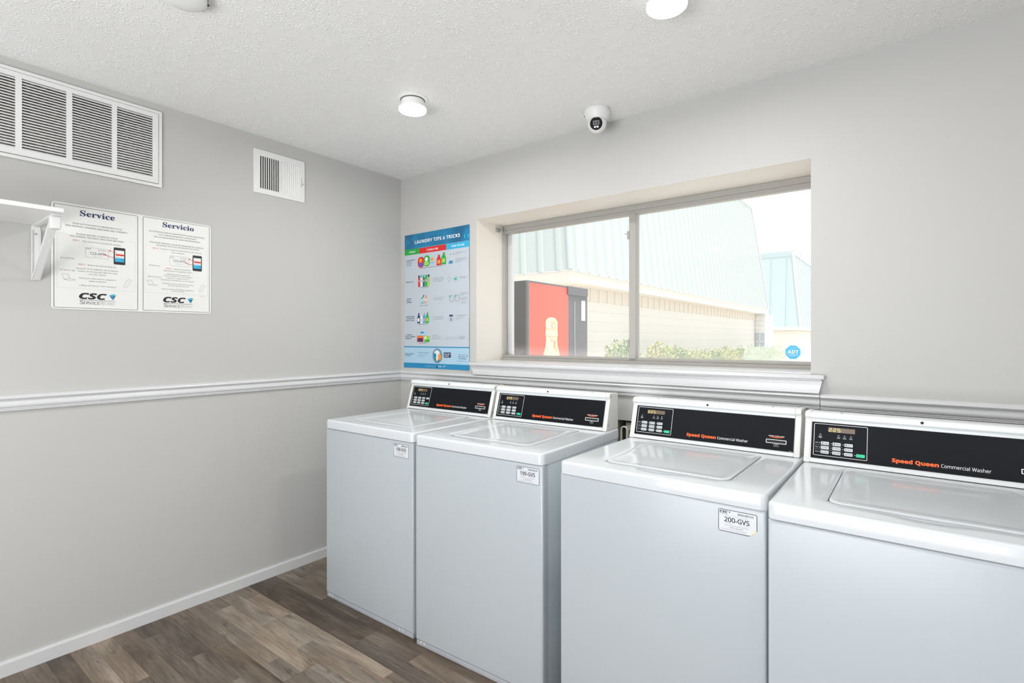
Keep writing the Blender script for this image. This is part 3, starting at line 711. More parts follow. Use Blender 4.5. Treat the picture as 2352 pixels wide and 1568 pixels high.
def bottle(u0, v0, u1, v1, m1, m2, cap=None):
    w_ = u1 - u0; h_ = v1 - v0; c = (u0 + u1) / 2
    po.flat([(u0, v0), (u1, v0), (u1, v0 + .55 * h_), (c + .22 * w_, v0 + .82 * h_), (c - .22 * w_, v0 + .82 * h_), (u0, v0 + .6 * h_)], m1, TPo, W2)
    po.rect(c - .2 * w_, v0 + .82 * h_, c + .2 * w_, v1, cap or m1, TPo, W2)
    po.flat(rrect(u0 + .15 * w_, v0 + .15 * h_, u1 - .2 * w_, v0 + .5 * h_, .1 * w_), m2, TPo, W2 + .0003)
pack(.135, .681, .196, .752, 'p_red', 'p_purple', 'p_orange'); pack(.193, .685, .251, .757, 'p_green', 'p_lime', 'paper')
po.rect(.255, .690, .292, .744, 'p_lblue', TPo, W2); po.flat(ell(.273, .728, .012, .013), 'p_orange', TPo, W2 + .0003); PT('PODS', .257, .70, .033, .007, 'p_band', 'b')
bottle(.315, .682, .358, .752, 'p_red', 'p_orange'); bottle(.360, .684, .402, .762, 'p_green', 'p_lime')
PT('DETERGENT IN SINGLE PACK OR LIQUID', .159, .674, .215, .0055, bo=.01)
for u in (.438, .465): po.flat([(u, .738), (u + .004, .738), (u + .010, .748), (u + .006, .748)], 'navy', TPo, W2)
for i in range(5): po.rect(.428 + .007 * i, .683, .434 + .007 * i, .699 + .003 * (i % 3), 'p_band', TPo, W2)
for u, v, wd in ((.489, .747, .095), (.489, .740, .04), (.487, .708, .097), (.487, .701, .09), (.487, .693, .08), (.487, .686, .035)): PT('For small or medium loads use one pac' if wd > .05 else 'per load.', u, v, wd, .0038, 'print_grey')
for i, (m1, cp) in enumerate((('p_red', 'navy'), ('paper', 'p_teal'), ('p_dgreen', 'p_teal'), ('p_green', 'p_green'), ('p_lime', 'navy'))):
    u = .137 + .023 * i; po.flat(rrect(u, .550, u + .020, .612, .004), m1, TPo, W2); po.rect(u + .002, .612, u + .018, .628, cp, TPo, W2); po.flat(ell(u + .010, .590, .006, .010), 'p_pink' if i % 2 == 0 else 'p_lblue', TPo, W2 + .0003)
PT('SCENT BOOSTER', .157, .543, .082, .005, bo=.01); PT('MORE SCENT', .016, .586, .075, .007, st='b')
for i in range(3): PT(('To sprinkle on all your', 'clothes for freshness', 'that lasts all day.')[i], .281, .600 - .0115 * i, .10 - .008 * (i == 2), .005, 'print_grey')
for u in (.418, .474):
    po.ring(ell(u + .012, .586, .014, .013), ell(u + .012, .586, .0125, .0115), 'p_teal', TPo, W2); po.line((u, .604), (u + .028, .618), .0012, 'print_lgrey', TPo, W2); PT('Up to 1/2 cap', u, .566, .03, .003, 'p_teal')
po.flat([(.474, .588), (.498, .588), (.494, .577), (.478, .577)], 'p_teal', TPo, W2)
PT('For more scent', .521, .590, .058, .004, 'print_grey'); PT('fill the cap more.', .521, .584, .060, .004, 'print_grey')
for i, b_ in enumerate(('TO CLEAN', 'ODORS &', 'MACHINES')): PT(b_, .019, .471 - .0125 * i, (.048, .044, .054)[i], .0065, st='b')
for i, (u, v, w_, h_, m1) in enumerate(((.165, .468, .016, .014, 'p_teal'), (.182, .478, .014, .018, 'p_dgreen'), (.170, .434, .018, .016, 'p_teal'), (.192, .434, .013, .018, 'p_pink'), (.150, .45, .012, .02, 'p_lblue'))): po.flat([(u, v), (u + w_, v + .3 * h_), (u + w_ * .8, v + h_), (u + .2 * w_, v + .8 * h_)], m1, TPo, W2)
bottle(.208, .444, .222, .492, 'p_orange', 'paper', 'p_red'); PT('FAMILY SIZES', .153, .420, .076, .005, bo=.01)
PT('To use every month', .283, .468, .097, .005, 'print_grey'); PT('to wash the machine.', .283, .456, .085, .005, 'print_grey')
for u in (.449, .500 - .002): po.ring(ell(u + .003, .458, .021, .022), ell(u + .003, .458, .0195, .0205), 'navy', TPo, W2); po.flat([(u - .022, .468), (u - .004, .470), (u - .016, .484)], 'p_teal', TPo, W2); po.ring(ell(u + .003, .458, .010, .011), ell(u + .003, .458, .009, .010), 'print_lgrey', TPo, W2)
for i, (v, wd) in enumerate(((.489, .06), (.482, .064), (.475, .03), (.458, .064), (.451, .066), (.444, .05), (.431, .055), (.423, .05))): PT('Add one to the empty drum and run', .527, v, wd, .0036, 'print_grey')
for i, b_ in enumerate(('SOFTER FABRICS', '& TO MAINTAIN', 'SHAPE & COLOR')): PT(b_, .014, .347 - .0128 * i, (.092, .084, .088)[i], .0065, st='b')
bottle(.131, .304, .158, .374, 'navy', 'paper'); bottle(.160, .304, .184, .360, 'paper', 'p_lblue'); bottle(.184, .304, .212, .374, 'p_cyan', 'p_pink', 'p_pink'); bottle(.214, .304, .242, .376, 'p_green', 'p_lime')
PT('FABRIC SOFTENER', .140, .294, .092, .005, bo=.01); PT('To be added directly', .282, .341, .096, .005, 'print_grey'); PT('to your washing machine.', .282, .328, .100, .005, 'print_grey')
po.rect(.431, .343, .463, .354, 'navy', TPo, W2); border(po, .427, .314, .463, .341, .002, .0009, 'p_band', TPo, W2); po.rect(.443, .315, .449, .333, 'navy', TPo, W2)
for v, wd in ((.348, .093), (.341, .083), (.329, .07), (.322, .03)): PT('For small or medium loads, fill to line', .487, v, wd, .0038, 'print_grey')
for i, b_ in enumerate(('TO PREVENT', 'STATIC & REMOVE', 'WRINKLES')): PT(b_, .012, .222 - .0125 * i, (.070, .100, .062)[i], .0065, st='b')
po.rect(.162, .222, .218, .249, 'p_lblue', TPo, W2); po.rect(.165, .236, .195, .246, 'p_band', TPo, W2 + .0003)
po.rect(.130, .177, .190, .219, 'p_red', TPo, W2); po.flat([(.132, .180), (.188, .182), (.184, .200), (.150, .204)], 'navy', TPo, W2 + .0003); po.rect(.134, .206, .186, .215, 'p_orange', TPo, W2 + .0003)
po.rect(.194, .177, .251, .219, 'p_lime', TPo, W2); po.flat([(.196, .179), (.249, .178), (.249, .196), (.215, .190)], 'p_green', TPo, W2 + .0003); po.flat(ell(.212, .206, .010, .008), 'paper', TPo, W2 + .0003)
PT('DRYER SHEETS', .151, .167, .073, .005, bo=.01)
for i, b_ in enumerate(('To be added', 'clothes from the', 'tops of the dryer')): PT(b_, .272, .220 - .0115 * i, (.062, .080, .082)[i], .005, 'print_grey')
for u in (.400, .437, .472): border(po, u, .194, u + .025, .212, .003, .0012, 'print_lgrey', TPo, W2); border(po, u + .003, .198, u + .022, .206, .002, .0008, 'print_lgrey', TPo, W2)
for i in range(3): PT('1-2 sheets or', .514, .213 - .008 * i, (.057, .058, .045)[i], .0042, 'navy')
PT('WHEN FILLING', .010, .092, .086, .0065, st='b'); PT('THE DRUM', .010, .081, .058, .0065, st='b')
PT('Do not overload', .140, .102, .100, .0065, st='r', bo=.015); PT('Clothes that fit loose', .140, .087, .085, .0048, 'print_grey'); PT('wash better', .140, .078, .06, .0048, 'print_grey')
po.flat(ell(.323, .087, .044, .047), 'navy', TPo, .0008); po.flat(ell(.323, .087, .0395, .042), 'p_lblue', TPo, .0011); po.flat(ell(.323, .086, .036, .038), 'p_dgreen', TPo, .0014); po.flat(ell(.322, .094, .028, .028), 'paper', TPo, .0017)
po.flat(ell(.303, .086, .013, .018), 'p_band', TPo, .0020); po.flat(ell(.344, .080, .014, .021), 'p_orange', TPo, .0020); po.flat(ell(.322, .070, .010, .018), 'paper', TPo, .0021)
po.rect(.382, .077, .446, .110, 'navy', TPo, W2); po.text('YOU FEEL', .386, .095, .008, 'print_w', TPo, .0013, width=.054, style='b'); po.text('& SAVE', .386, .083, .008, 'print_w', TPo, .0013, width=.04, style='b')
for i, b_ in enumerate(('For more', 'tips, tricks,', '& great deals')): PT(b_, .514 - .002 * i, .094 - .012 * i, (.056, .062, .070)[i], .0065, 'navy', 'b' if i else 'r')
PT('www.laundrytips.com', .500, .056, .086, .004, 'p_band'); po.flat([(.584, .100), (.586, .084), (.592, .088)], 'navy', TPo, W2)
PT('Brought to you by', .215, .013, .09, .006, 'p_lblue'); PT('CSC', .330, .013, .034, .008, 'print_w', 'bi'); po.flat([(.310, .006), (.322, .022), (.330, .010)], 'navy', TPo, W2); po.flat([(.372, .018), (.402, .026), (.384, .014)], 'p_lblue', TPo, W2)
pob = po.build('laundry_poster'); pob.location = (.040, 0, 1.127)
tag(pob, 'blue and white laundry tips poster on the window wall beside the corner', 'poster')

# ================================================================== WASHERS
Wd, Hh, Tt = .6547, .9094, .0418
def sdf(x, y, x0, y0, x1, y1, r):
    cx, cy = (x0 + x1) / 2, (y0 + y1) / 2; qx = abs(x - cx) - (x1 - x0) / 2 + r; qy = abs(y - cy) - (y1 - y0) / 2 + r
    return math.hypot(max(qx, 0), max(qy, 0)) + min(max(qx, qy), 0) - r
def snap(x, y, x0, y0, x1, y1, r):   # pull points outside the rounded rect onto it
    cx, cy = (x0 + x1) / 2, (y0 + y1) / 2; hx, hy = (x1 - x0) / 2 - r, (y1 - y0) / 2 - r
    dx, dy = x - cx, y - cy; qx, qy = abs(dx) - hx, abs(dy) - hy
    if qx > 0 and qy > 0:
        # map the square corner to a round one radially
        m_ = max(qx, qy); l_ = math.hypot(qx, qy)
        if l_ > 1e-9: qx, qy = qx / l_ * m_, qy / l_ * m_
        dx = math.copysign(hx + qx, dx); dy = math.copysign(hy + qy, dy)
    return cx + dx, cy + dy
def axis(lo, hi, extra, n):
    e = [0, .0008, .002, .004, .007, .010, .014, .02]
    s_ = set([round(lo + q_, 5) for q_ in e] + [round(hi - q_, 5) for q_ in e] + [round(lo + (hi - lo) * i / n, 5) for i in range(n + 1)])
    for x in extra:
        for d_ in (-.022, -.016, -.011, -.007, -.0045, -.0035, -.003, -.0015, 0, .002, .004, .007, .012): s_.add(round(x + d_, 5)); s_.add(round(x - d_, 5))
    s_ = sorted(q_ for q_ in s_ if lo - 1e-6 <= q_ <= hi + 1e-6)
    out = [s_[0]]
    for q_ in s_[1:]:
        if q_ - out[-1] > .0005: out.append(q_)
    out[-1] = hi
    return out
LX0, LY0, LX1, LY1, LR = .122, .090, .530, .520, .034
def round_drop(d, r): return 0 if d >= r else r - math.sqrt(max(0, r * r - (r - d) ** 2))
def hfield(mb, x0, y0, x1, y1, R, re, zf, xs_, ys_, zb, mt):
    n, m_ = len(xs_), len(ys_); vs = []
    for y in ys_:
        for x in xs_:
            X_, Y_ = snap(x, y, x0, y0, x1, y1, R); d_ = -sdf(X_, Y_, x0, y0, x1, y1, R)
            vs.append((X_, Y_, zf(X_, Y_) - round_drop(max(d_, 0), re)))
    mb.add(vs, [(j * n + i, j * n + i + 1, (j + 1) * n + i + 1, (j + 1) * n + i) for j in range(m_ - 1) for i in range(n - 1)], mt, True)
    rim = [i for i in range(n)] + [j * n + n - 1 for j in range(1, m_)] + [(m_ - 1) * n + i for i in range(n - 2, -1, -1)] + [j * n for j in range(m_ - 2, 0, -1)]
    k = len(rim); b_ = len(mb.v) - n * m_
    base = len(mb.v); mb.v += [(vs[i][0], vs[i][1], zb) for i in rim]; mi = mb.m(mt)
    for a_ in range(k):
        c_ = (a_ + 1) % k; mb.f.append([b_ + rim[c_], b_ + rim[a_], base + a_, base + c_]); mb.mi.append(mi); mb.sm.append(True)
    mb.f.append([base + a_ for a_ in range(k - 1, -1, -1)]); mb.mi.append(mi); mb.sm.append(False)
def ztop(x, y):
    d_ = sdf(x, y, LX0, LY0, LX1, LY1, LR); z = Hh
    if d_ < .020: z -= .0035 * (1 - max(0, min(1, (d_ - .003) / .017))) ** 1.5
    if d_ < (.0032 if y > LY0 + .02 else .0016): z -= .012
    # shallow finger scoop in front of the lid
    e_ = ((x - .326) / .085) ** 2 + ((y - .078) / .020) ** 2
    if e_ < 1: z -= .0028 * (1 - e_) ** 1.2
    return z
def zlid(x, y):
    d_ = -sdf(x, y, LX0, LY0, LX1, LY1, LR); s_ = max(0, min(1, (d_ - .014) / .016)); s_ = s_ * s_ * (3 - 2 * s_)
    return Hh + .0012 - .0022 * s_ + .0012 * max(0, min(1, (d_ - .03) / .12))
ME = {}
def once(name, fn, parent):
    if name in ME:
        o = bpy.data.objects.new(name.split('#')[0], ME[name]); COL.objects.link(o); o.parent = parent; return o
    mb = MB(); fn(mb); o = mb.build(name.split('#')[0], parent, fix=False); ME[name] = o.data; return o

# console frames
fa = Vector((.5497, .9264)); fd = Vector((.0355, .1163)).normalized(); fn_ = Vector((-fd.y, fd.x))   # (y,z) pairs
BX0 = .0204
def TFa(u, v, w_):   # fascia frame: u right, v up the slope, w towards the user
    p = fa + fd * v + fn_ * w_; return (BX0 + u, p.x, p.y)
cprof = [(.5465, .9125), (.5435, .9100 + .003), (.5449, .917), (.5497, .9264), (.5852, 1.0427)]
cprof = [(.6715, .9110), (.5475, .9110), (.5445, .9125), (.5455, .9165)] + [tuple(fa + fd * v - fn_ * .001) for v in (-.004, .03, .06, .09, .1216 + .004)] + \
        [(.5872, 1.0510), (.5845, 1.0545), (.5812, 1.0565), (.5795, 1.060), (.5795, 1.0645), (.5815, 1.0695), (.586, 1.0735), (.592, 1.0755), (.602, 1.0760), (.665, 1.0735), (.6695, 1.0715), (.6715, 1.067)]
TPx = lambda u, v, w_: (w_, u, v)
def f_console(mb):
    mb.prism(cprof, .0185, .6255, 'console', TPx, True)
    def plug(x, y, z, r, nrm):
        q_ = Vector(nrm).to_track_quat('Z', 'Y'); c_ = Vector((x, y, z))
        mb.lathe([(0, .0008), (r, .0008), (r * 1.05, -.001)], 'hole', lambda a_, b_, c2: tuple(c_ + q_ @ Vector((a_, b_, c2))), 14)
    plug(.317, .5805, 1.0672, .0042, (0, -1, .45)); plug(.105, .606, 1.0758, .0036, (0, 0, 1)); plug(.548, .606, 1.0758, .0036, (0, 0, 1))
    mb.box((.012, .548, .9085), (.632, .668, .9112), 'hole')  # dark strip painting the gap shadow under the console
def f_cap(x0, x1):
    c_ = Vector((.61, .99))
    pr = []
    for p in cprof:
        v_ = Vector(p) - c_; L_ = v_.length; pr.append(tuple(c_ + v_ * ((L_ + .0016) / L_)))
    def f(mb):
        xs_ = [(x0, -.0028), (x0 + .0012, -.0006), (x0 + .003, 0), (x1 - .003, 0), (x1 - .0012, -.0006), (x1, -.0028)]
        n = len(pr); rows = []
        for x, o_ in xs_:
            row = []
            for p in pr:
                v_ = Vector(p) - c_; L_ = v_.length; q_ = c_ + v_ * ((L_ + o_) / L_); row.append((x, q_.x, max(q_.y, .9100)))
            rows.append(row)
        vs = [p for r_ in rows for p in r_]
        mb.add(vs, [(j * n + i, (j + 1) * n + i, (j + 1) * n + (i + 1) % n, j * n + (i + 1) % n) for j in range(len(rows) - 1) for i in range(n)], 'console_cap', True)
        mb.add(vs, [list(range(n)), list(range(len(vs) - 1, len(vs) - n - 1, -1))], 'console_cap')
        xe = x1 if x0 > .3 else x0; sg = 1 if x0 > .3 else -1
        for (y_, z_) in ((.598, 1.062), (.566, .936)):
            mb.lathe([(0, .0006), (.0035, .0006), (.0036, -.001)], 'print_grey', lambda a_, b_, c2: (xe + sg * c2, y_ + a_, z_ + b_), 10)
    return f
def f_fascia(mb):
    FW, FH = .6043, .1216
    mb.prism(rrect(0, 0, FW, FH, .0012, 2), -.0008, .0006, 'fascia', TFa)
    wv_ = .0009
    border(mb, .0072, .0095, .1582, .1168, .0035, .0013, 'print_w', TFa, wv_)
    mb.text('Speed Queen', .2220, .0160, .0110, 'orange', TFa, wv_, width=.1140, style='b', bold=.034)
    mb.text('Commercial Washer', .3410, .0160, .0100, 'print_w', TFa, wv_, width=.1110, style='r', bold=.006)
    mb.text('INSERT CARD HERE', .5215, .0500, .0026, 'print_w', TFa, wv_, width=.052, style='b', bold=.01)
    pts = [(.5215 + .052 * i / 10, .0480 - .0032 * math.sin(math.pi * i / 10)) for i in range(11)]
    mb.flat([(.5215, .0484)] + pts[1:-1] + [(.5735, .0484)], 'orange', TFa, wv_)
    mb.text('W8-00', .5905, .0014, .0014, 'print_w', TFa, wv_, width=.009, style='b')
    def dots(u, v, lab, wd, two=None):
        mb.flat(ell(u, v, .0012, .0012, 10), 'print_w', TFa, wv_); border(mb, u - .0038, v - .0065, u + .0038, v - .0035, .0008, .0004, 'p_lblue', TFa, wv_)
        mb.text(lab, u, v - .0100, .0017, 'print_w', TFa, wv_, width=wd, align='C', style='b')
        if two: mb.text(two, u, v - .0130, .0017, 'print_w', TFa, wv_, width=wd * .8, align='C', style='b')
    dots(.0263, .0816, 'INSERT', .011, 'CARD'); dots(.0785, .0818, 'WASH', .009); dots(.0955, .0818, 'RINSE', .010); dots(.1130, .0816, 'SPIN', .008)
    for i, (v, lab) in enumerate(((.0522, 'Soil'), (.0375, 'Cycle'), (.0228, 'Temp'))):
        for u in (.0251, .0584, .0918): mb.flat(ell(u, v, .0012, .0012, 10), 'print_w', TFa, wv_)
        mb.text(lab, .0125, v - .0010, .0022, 'print_w', TFa, wv_, width=.0085, style='b')
        if i < 2: mb.line((.0115, v - .0073), (.0905, v - .0073), .0003, 'print_w', TFa, wv_)
    mb.flat(ell(.1250, .0222, .0012, .0012, 10), 'print_w', TFa, wv_)
SEG = {'2': 'abged', '5': 'afgcd', '8': 'abcdefg'}
def f_display(mb):
    mb.prism(rrect(.0485, .0908, .1240, .1062, .001, 2), .0004, .0010, 'lcd', TFa)
    def digit(ch, u, v, wd, ht, mt):
        t_ = .0011; g_ = {'a': ((u, v + ht), (u + wd, v + ht)), 'b': ((u + wd, v + ht), (u + wd, v + ht / 2)), 'c': ((u + wd, v + ht / 2), (u + wd, v)), 'd': ((u, v), (u + wd, v)), 'e': ((u, v), (u, v + ht / 2)), 'f': ((u, v + ht / 2), (u, v + ht)), 'g': ((u, v + ht / 2), (u + wd, v + ht / 2))}
        for s_ in SEG[ch]:
            a_, b_ = g_[s_]; mb.line(a_, b_, t_, mt, TFa, .0013)
    for i, ch in enumerate('225'): digit(ch, .0512 + .0122 * i, .0934, .0068, .0102, 'lcd_on')
    for i in range(3): digit('8', .0512 + .0122 * (i + 3), .0934, .0068, .0102, 'lcd_off')
    mb.rect(.0592, .0930, .0600, .0938, 'lcd_on', TFa, .0013)
BL = [['LIGHT', 'MEDIUM', 'HEAVY'], ['NORMAL', 'PERM', 'DELICATE'], ['HOT', 'WARM', 'COLD']]
def f_button(r_, c_, u=None, v=None, lab=None):
    u = .0288 + .0334 * c_ if u is None else u; v = .0470 - .01475 * r_ if v is None else v; lab = lab or BL[r_][c_]
    def f(mb):
        mb.prism(rrect(u, v, u + .0232, v + .0100, .0018), .0004, .0014, 'btn', TFa)
        mb.text(lab, u + .0090, v + .0036, .0028, 'print_k', TFa, .0016, width=.0122, style='b', bold=.01)
        ic = (u + .0050, v + .0050)
        if r_ == 0: mb.flat([(ic[0] - .0022, ic[1] + .0022), (ic[0] + .0022, ic[1] + .0022), (ic[0] + .0012, ic[1] - .0024), (ic[0] - .0012, ic[1] - .0024)], 'print_k', TFa, .0016)
        elif r_ == 1: border(mb, ic[0] - .0024, ic[1] - .0020, ic[0] + .0024, ic[1] + .0022, .0006, .0007, 'print_k', TFa, .0016)
        else: mb.rect(ic[0] - .0006, ic[1] - .001, ic[0] + .0006, ic[1] + .0030, 'print_k', TFa, .0016); mb.flat(ell(ic[0], ic[1] - .002, .0014, .0014, 10), 'print_k', TFa, .0016)
    return f
def f_start(mb): mb.prism(rrect(.1286, .0172, .1518, .0273, .0016), .0004, .0016, 'green', TFa); mb.text('START', .1402, .0208, .0028, 'p_teal', TFa, .0018, width=.012, align='C', style='b')
def f_slot(mb):
    mb.ring(rrect(.5140, .0242, .5812, .0384, .0018), rrect(.5160, .0262, .5792, .0364, .0010), 'print_w', TFa, .0024)
    mb.prism(rrect(.5140, .0242, .5812, .0384, .0018), .0004, .0022, 'print_w', TFa)
    mb.prism(rrect(.5160, .0262, .5792, .0364, .0010), .0022, .0026, 'hole', TFa)
    border(mb, .5400, .0138, .5560, .0215, .0012, .0006, 'print_w', TFa, .0009); mb.flat(ell(.548, .0195, .0016, .0016, 10), 'print_w', TFa, .0011)

def f_top(mb): hfield(mb, -.001, -.003, Wd + .001, .670, .020, .0085, ztop, axis(-.001, Wd + .001, (LX0, LX1), 26), axis(-.003, .670, (LY0, LY1), 26), Hh - Tt, 'enamel')
def f_lid(mb):
    a_ = [LX0, LY0, LX1, LY1]
    hfield(mb, LX0, LY0, LX1, LY1, LR, .0035, zlid, axis(LX0, LX1, (), 26), axis(LY0, LY1, (), 26), Hh - .0118, 'enamel')
def f_front(mb): mb.bbox((0, 0, .022), (Wd, .035, Hh - Tt - .0022), 'enamel_front_dim', .009, 3, None, lambda e: abs(e.verts[0].co.z - e.verts[1].co.z) > .1 and e.verts[0].co.y < .01 or (abs(e.verts[0].co.z - e.verts[1].co.z) < .01 and e.verts[0].co.y < .01 and e.verts[1].co.y < .01))
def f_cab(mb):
    mb.box((.0015, .033, .012), (Wd - .0015, .640, Hh - Tt), 'enamel_side_lit')
    mb.box((.004, .006, .03), (Wd - .004, .036, Hh - Tt), 'rail_grey')
def f_base(mb):
    mb.bbox((.004, .004, .0), (Wd - .004, .040, .0215), 'rail_grey', .002)
    for x in (.028, .05, .56, .58): mb.bbox((x, .001, .012), (x + .006, .006, .020), 'hose', .001, 1)
def f_feet(x, y):
    return lambda mb: mb.lathe([(0, 0), (.018, 0), (.018, .006), (.008, .008), (.008, .018)], 'hole', lambda a_, b_, c_: (x + a_, y + b_, c_), 12)

def id_sticker(mb, code, peeled):
    x0, z0, x1, z1 = (.530, .788, .632, .850) if peeled else (.5395, .793, .6405, .853)
    if code == '198-GVS': x0, x1 = .527, .627
    T = lambda u, v, w_: (x0 + u, -w_, z0 + v)
    w_, h_ = x1 - x0, z1 - z0
    if peeled: outl = [p for p in rrect(0, 0, w_, h_, .005)][6:]; outl = [(w_ - .020, 0), (w_, .018)] + outl; inn = [(w_ - .0210, .0018), (w_ - .0015, .0185)] + rrect(.0015, .0015, w_ - .0015, h_ - .0015, .0035)[6:]
    else: outl = rrect(0, 0, w_, h_, .005); inn = rrect(.0013, .0013, w_ - .0013, h_ - .0013, .0037)
    mb.prism(outl, .0003, .0007, 'sticker', T); t_ = .0010
    mb.ring([(a_, b_) for a_, b_ in outl], inn, 'print_k', T, t_)
    if peeled: mb.flat([(w_ - .020, 0), (w_, .018), (w_ - .012, .017)], 'cream', T, .0018)
    mb.text('CSC', .004, h_ - .010, .0062, 'print_k', T, t_, width=.022, style='bi', bold=.03)
    mb.flat([(.0275, h_ - .0045), (.0330, h_ - .0030), (.0305, h_ - .0105)], 'p_teal', T, t_); mb.flat([(.0300, h_ - .0062), (.0318, h_ - .0045), (.0305, h_ - .0105)], 'navy', T, t_)
    mb.text('ServiceWorks', .004, h_ - .0140, .0026, 'print_grey', T, t_, width=.022)
    rng = random.Random(5); u = .052
    while u < .093: ww = rng.choice((.0008, .0012, .002)); mb.rect(u, h_ - .0115, u + ww, h_ - .0055, 'print_grey', T, t_); u += ww + rng.choice((.0008, .0012))
    mb.text('Please use this number for app requests', .018, h_ - .0175, .0018, 'print_grey', T, t_, width=.062)
    mb.text(code, .0165, .0285, .0125, 'print_k', T, t_, width=.066, style='r', bold=.022)
    mb.text('For Service:', .019, .0235, .0020, 'print_grey', T, t_, width=.018); mb.text('Para Servicio:', .058, .0235, .0020, 'print_grey', T, t_, width=.020)
    mb.text('Visit our website: WWW.CSCSW.COM', .019, .0180, .0024, 'print_grey', T, t_, width=.060)
    mb.text('1-877-264-6622', .030, .0120, .0030, 'print_k', T, t_, width=.036)
    for v in (.0075, .0050): mb.text('No cash inside this machine. Property of owner under lease agreement', .007, v, .0013, 'print_grey', T, t_, width=.068)

WASH = [(.4407, -.8784, .0074, .0013, '198-GVS', 'white top-loading washer in the corner, sticker reading 198-GVS'),
        (1.1264, -.8889, .0287, .0003, '199-GVS', 'white top-loading washer with its right side showing, sticker reading 199-GVS'),
        (1.8766, -.9060, -.0129, -.0024, '200-GVS', 'white top-loading washer with a peeling sticker reading 200-GVS'),
        (2.5464, -.9756, -.0060, .0008, None, 'white top-loading washer nearest the camera, cut by the right edge')]
for k, (x0, y0, rz, dz, code, lab) in enumerate(WASH):
    t = thing('washing_machine', lab, 'washing machine', (x0, y0, 0), rz, 'top-loading washers in a row')
    P_ = []
    once('front_panel', f_front, t); once('cabinet', f_cab, t); once('base_rail', f_base, t)
    for n_, (x, y) in enumerate(((.05, .60), (Wd - .05, .60))): once('foot#%d' % n_, f_feet(x, y), t)
    P_ = [once('top_panel', f_top, t), once('lid', f_lid, t), once('console', f_console, t), once('console_end_cap#0', f_cap(.0, .0185), t), once('console_end_cap#1', f_cap(.6262, .6452), t)]
    cp = once('control_panel', f_fascia, t); P_.append(cp)
    once('display', f_display, cp)
    for r_ in range(3):
        for c_ in range(3): once('button#%d%d' % (r_, c_), f_button(r_, c_), cp)
    if k == 0: once('button#x', f_button(0, 3, .1290, .0470, 'START'), cp)
    sb = once('start_button', f_start, cp); sb['label'] = 'green start button'
    once('card_slot', f_slot, cp)
    for o in P_: o.location.z = dz
    if code:
        mb = MB(); id_sticker(mb, code, k == 2); o = mb.build('number_sticker', t); o['label'] = 'silver sticker reading ' + code

# supply box recess between the second and third washer
mb = MB(); x0, x1, z0, z1 = HX0, HX1, HZ0, HZ1
inn = [((x0, 0, z0), (x1, .09, z0)),]
def rq(pts, mt): mb.add(pts, [(0, 1, 2, 3)], mt)
rq([(x0, .09, z0), (x1, .09, z0), (x1, .09, z1), (x0, .09, z1)], 'drywood'); rq([(x0, 0, z0), (x0, .09, z0), (x0, .09, z1), (x0, 0, z1)], 'drywood')
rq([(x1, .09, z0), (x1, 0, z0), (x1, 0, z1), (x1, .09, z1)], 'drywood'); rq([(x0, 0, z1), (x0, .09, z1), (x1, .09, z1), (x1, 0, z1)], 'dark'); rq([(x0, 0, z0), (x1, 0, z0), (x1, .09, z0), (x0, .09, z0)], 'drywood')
mb.bbox((1.692, .014, z0 + .03), (1.796, .088, z1 - .012), 'olive', .002)
t = thing('supply_box', 'recessed washer supply box in the wall gap between two washers', 'supply box', (0, 0, 0))
mb.build('box', t)
mb = MB(); mb.tube([(1.745, -.004, .60), (1.745, -.004, .86)], .010, 'valve'); mb.bbox((1.722, -.018, .842), (1.775, .012, .874), 'valve', .005); mb.build('valve', t)
t.location = (1.7275, .09, HZ0)
for o in t.children: o.location = (-1.7275, -.09, -HZ0)
mb = MB(); pts = [(1.689, -.03, .2), (1.689, -.03, .6), (1.689, -.03, .80)] + [(1.705 - .016 * math.cos(math.pi * i / 12), -.030, .872 + .016 * math.sin(math.pi * i / 12)) for i in range(13)] + [(1.721, -.034, .80), (1.721, -.034, .6), (1.721, -.034, .2)]
mb.tube(pts, .0045, 'hose', 12)
tag(mb.build('drain_hose'), 'white drain hose looping up behind the washers at the supply box', 'hose')

# ================================================================== BEHIND THE CAMERA: ADDED DOOR AND WINDOW, UNSEEN
d = bpy.data.objects.new('added_door', None); COL.objects.link(d); struct(d)  # invented door, put in to carry the added fill light
mb = MB(); mb.box((.95, YB + .001, 0), (1.05, YB + .05, 2.3), 'trim'); mb.box((3.25, YB + .001, 0), (3.35, YB + .05, 2.3), 'trim'); mb.box((.95, YB + .001, 2.22), (3.35, YB + .05, 2.3), 'trim'); mb.build('door_frame', d)
mb = MB(); mb.box((1.05, YB + .001, 0), (3.25, YB + .02, 2.22), 'winglass'); mb.build('added_glass_door', d)
d = bpy.data.objects.new('added_window', None); COL.objects.link(d); struct(d)  # invented window, put in for the side fill light
mb = MB(); mb.box((XR - .02, -3.6, .65), (XR - .001, -2.2, 2.05), 'winglass'); mb.build('added_window_pane', d)

# ================================================================== OUTSIDE
GZ = -.10
mb = MB(); mb.box((-40, WT, GZ - .1), (40, 90, GZ), 'concrete'); struct(mb.build('ground'))

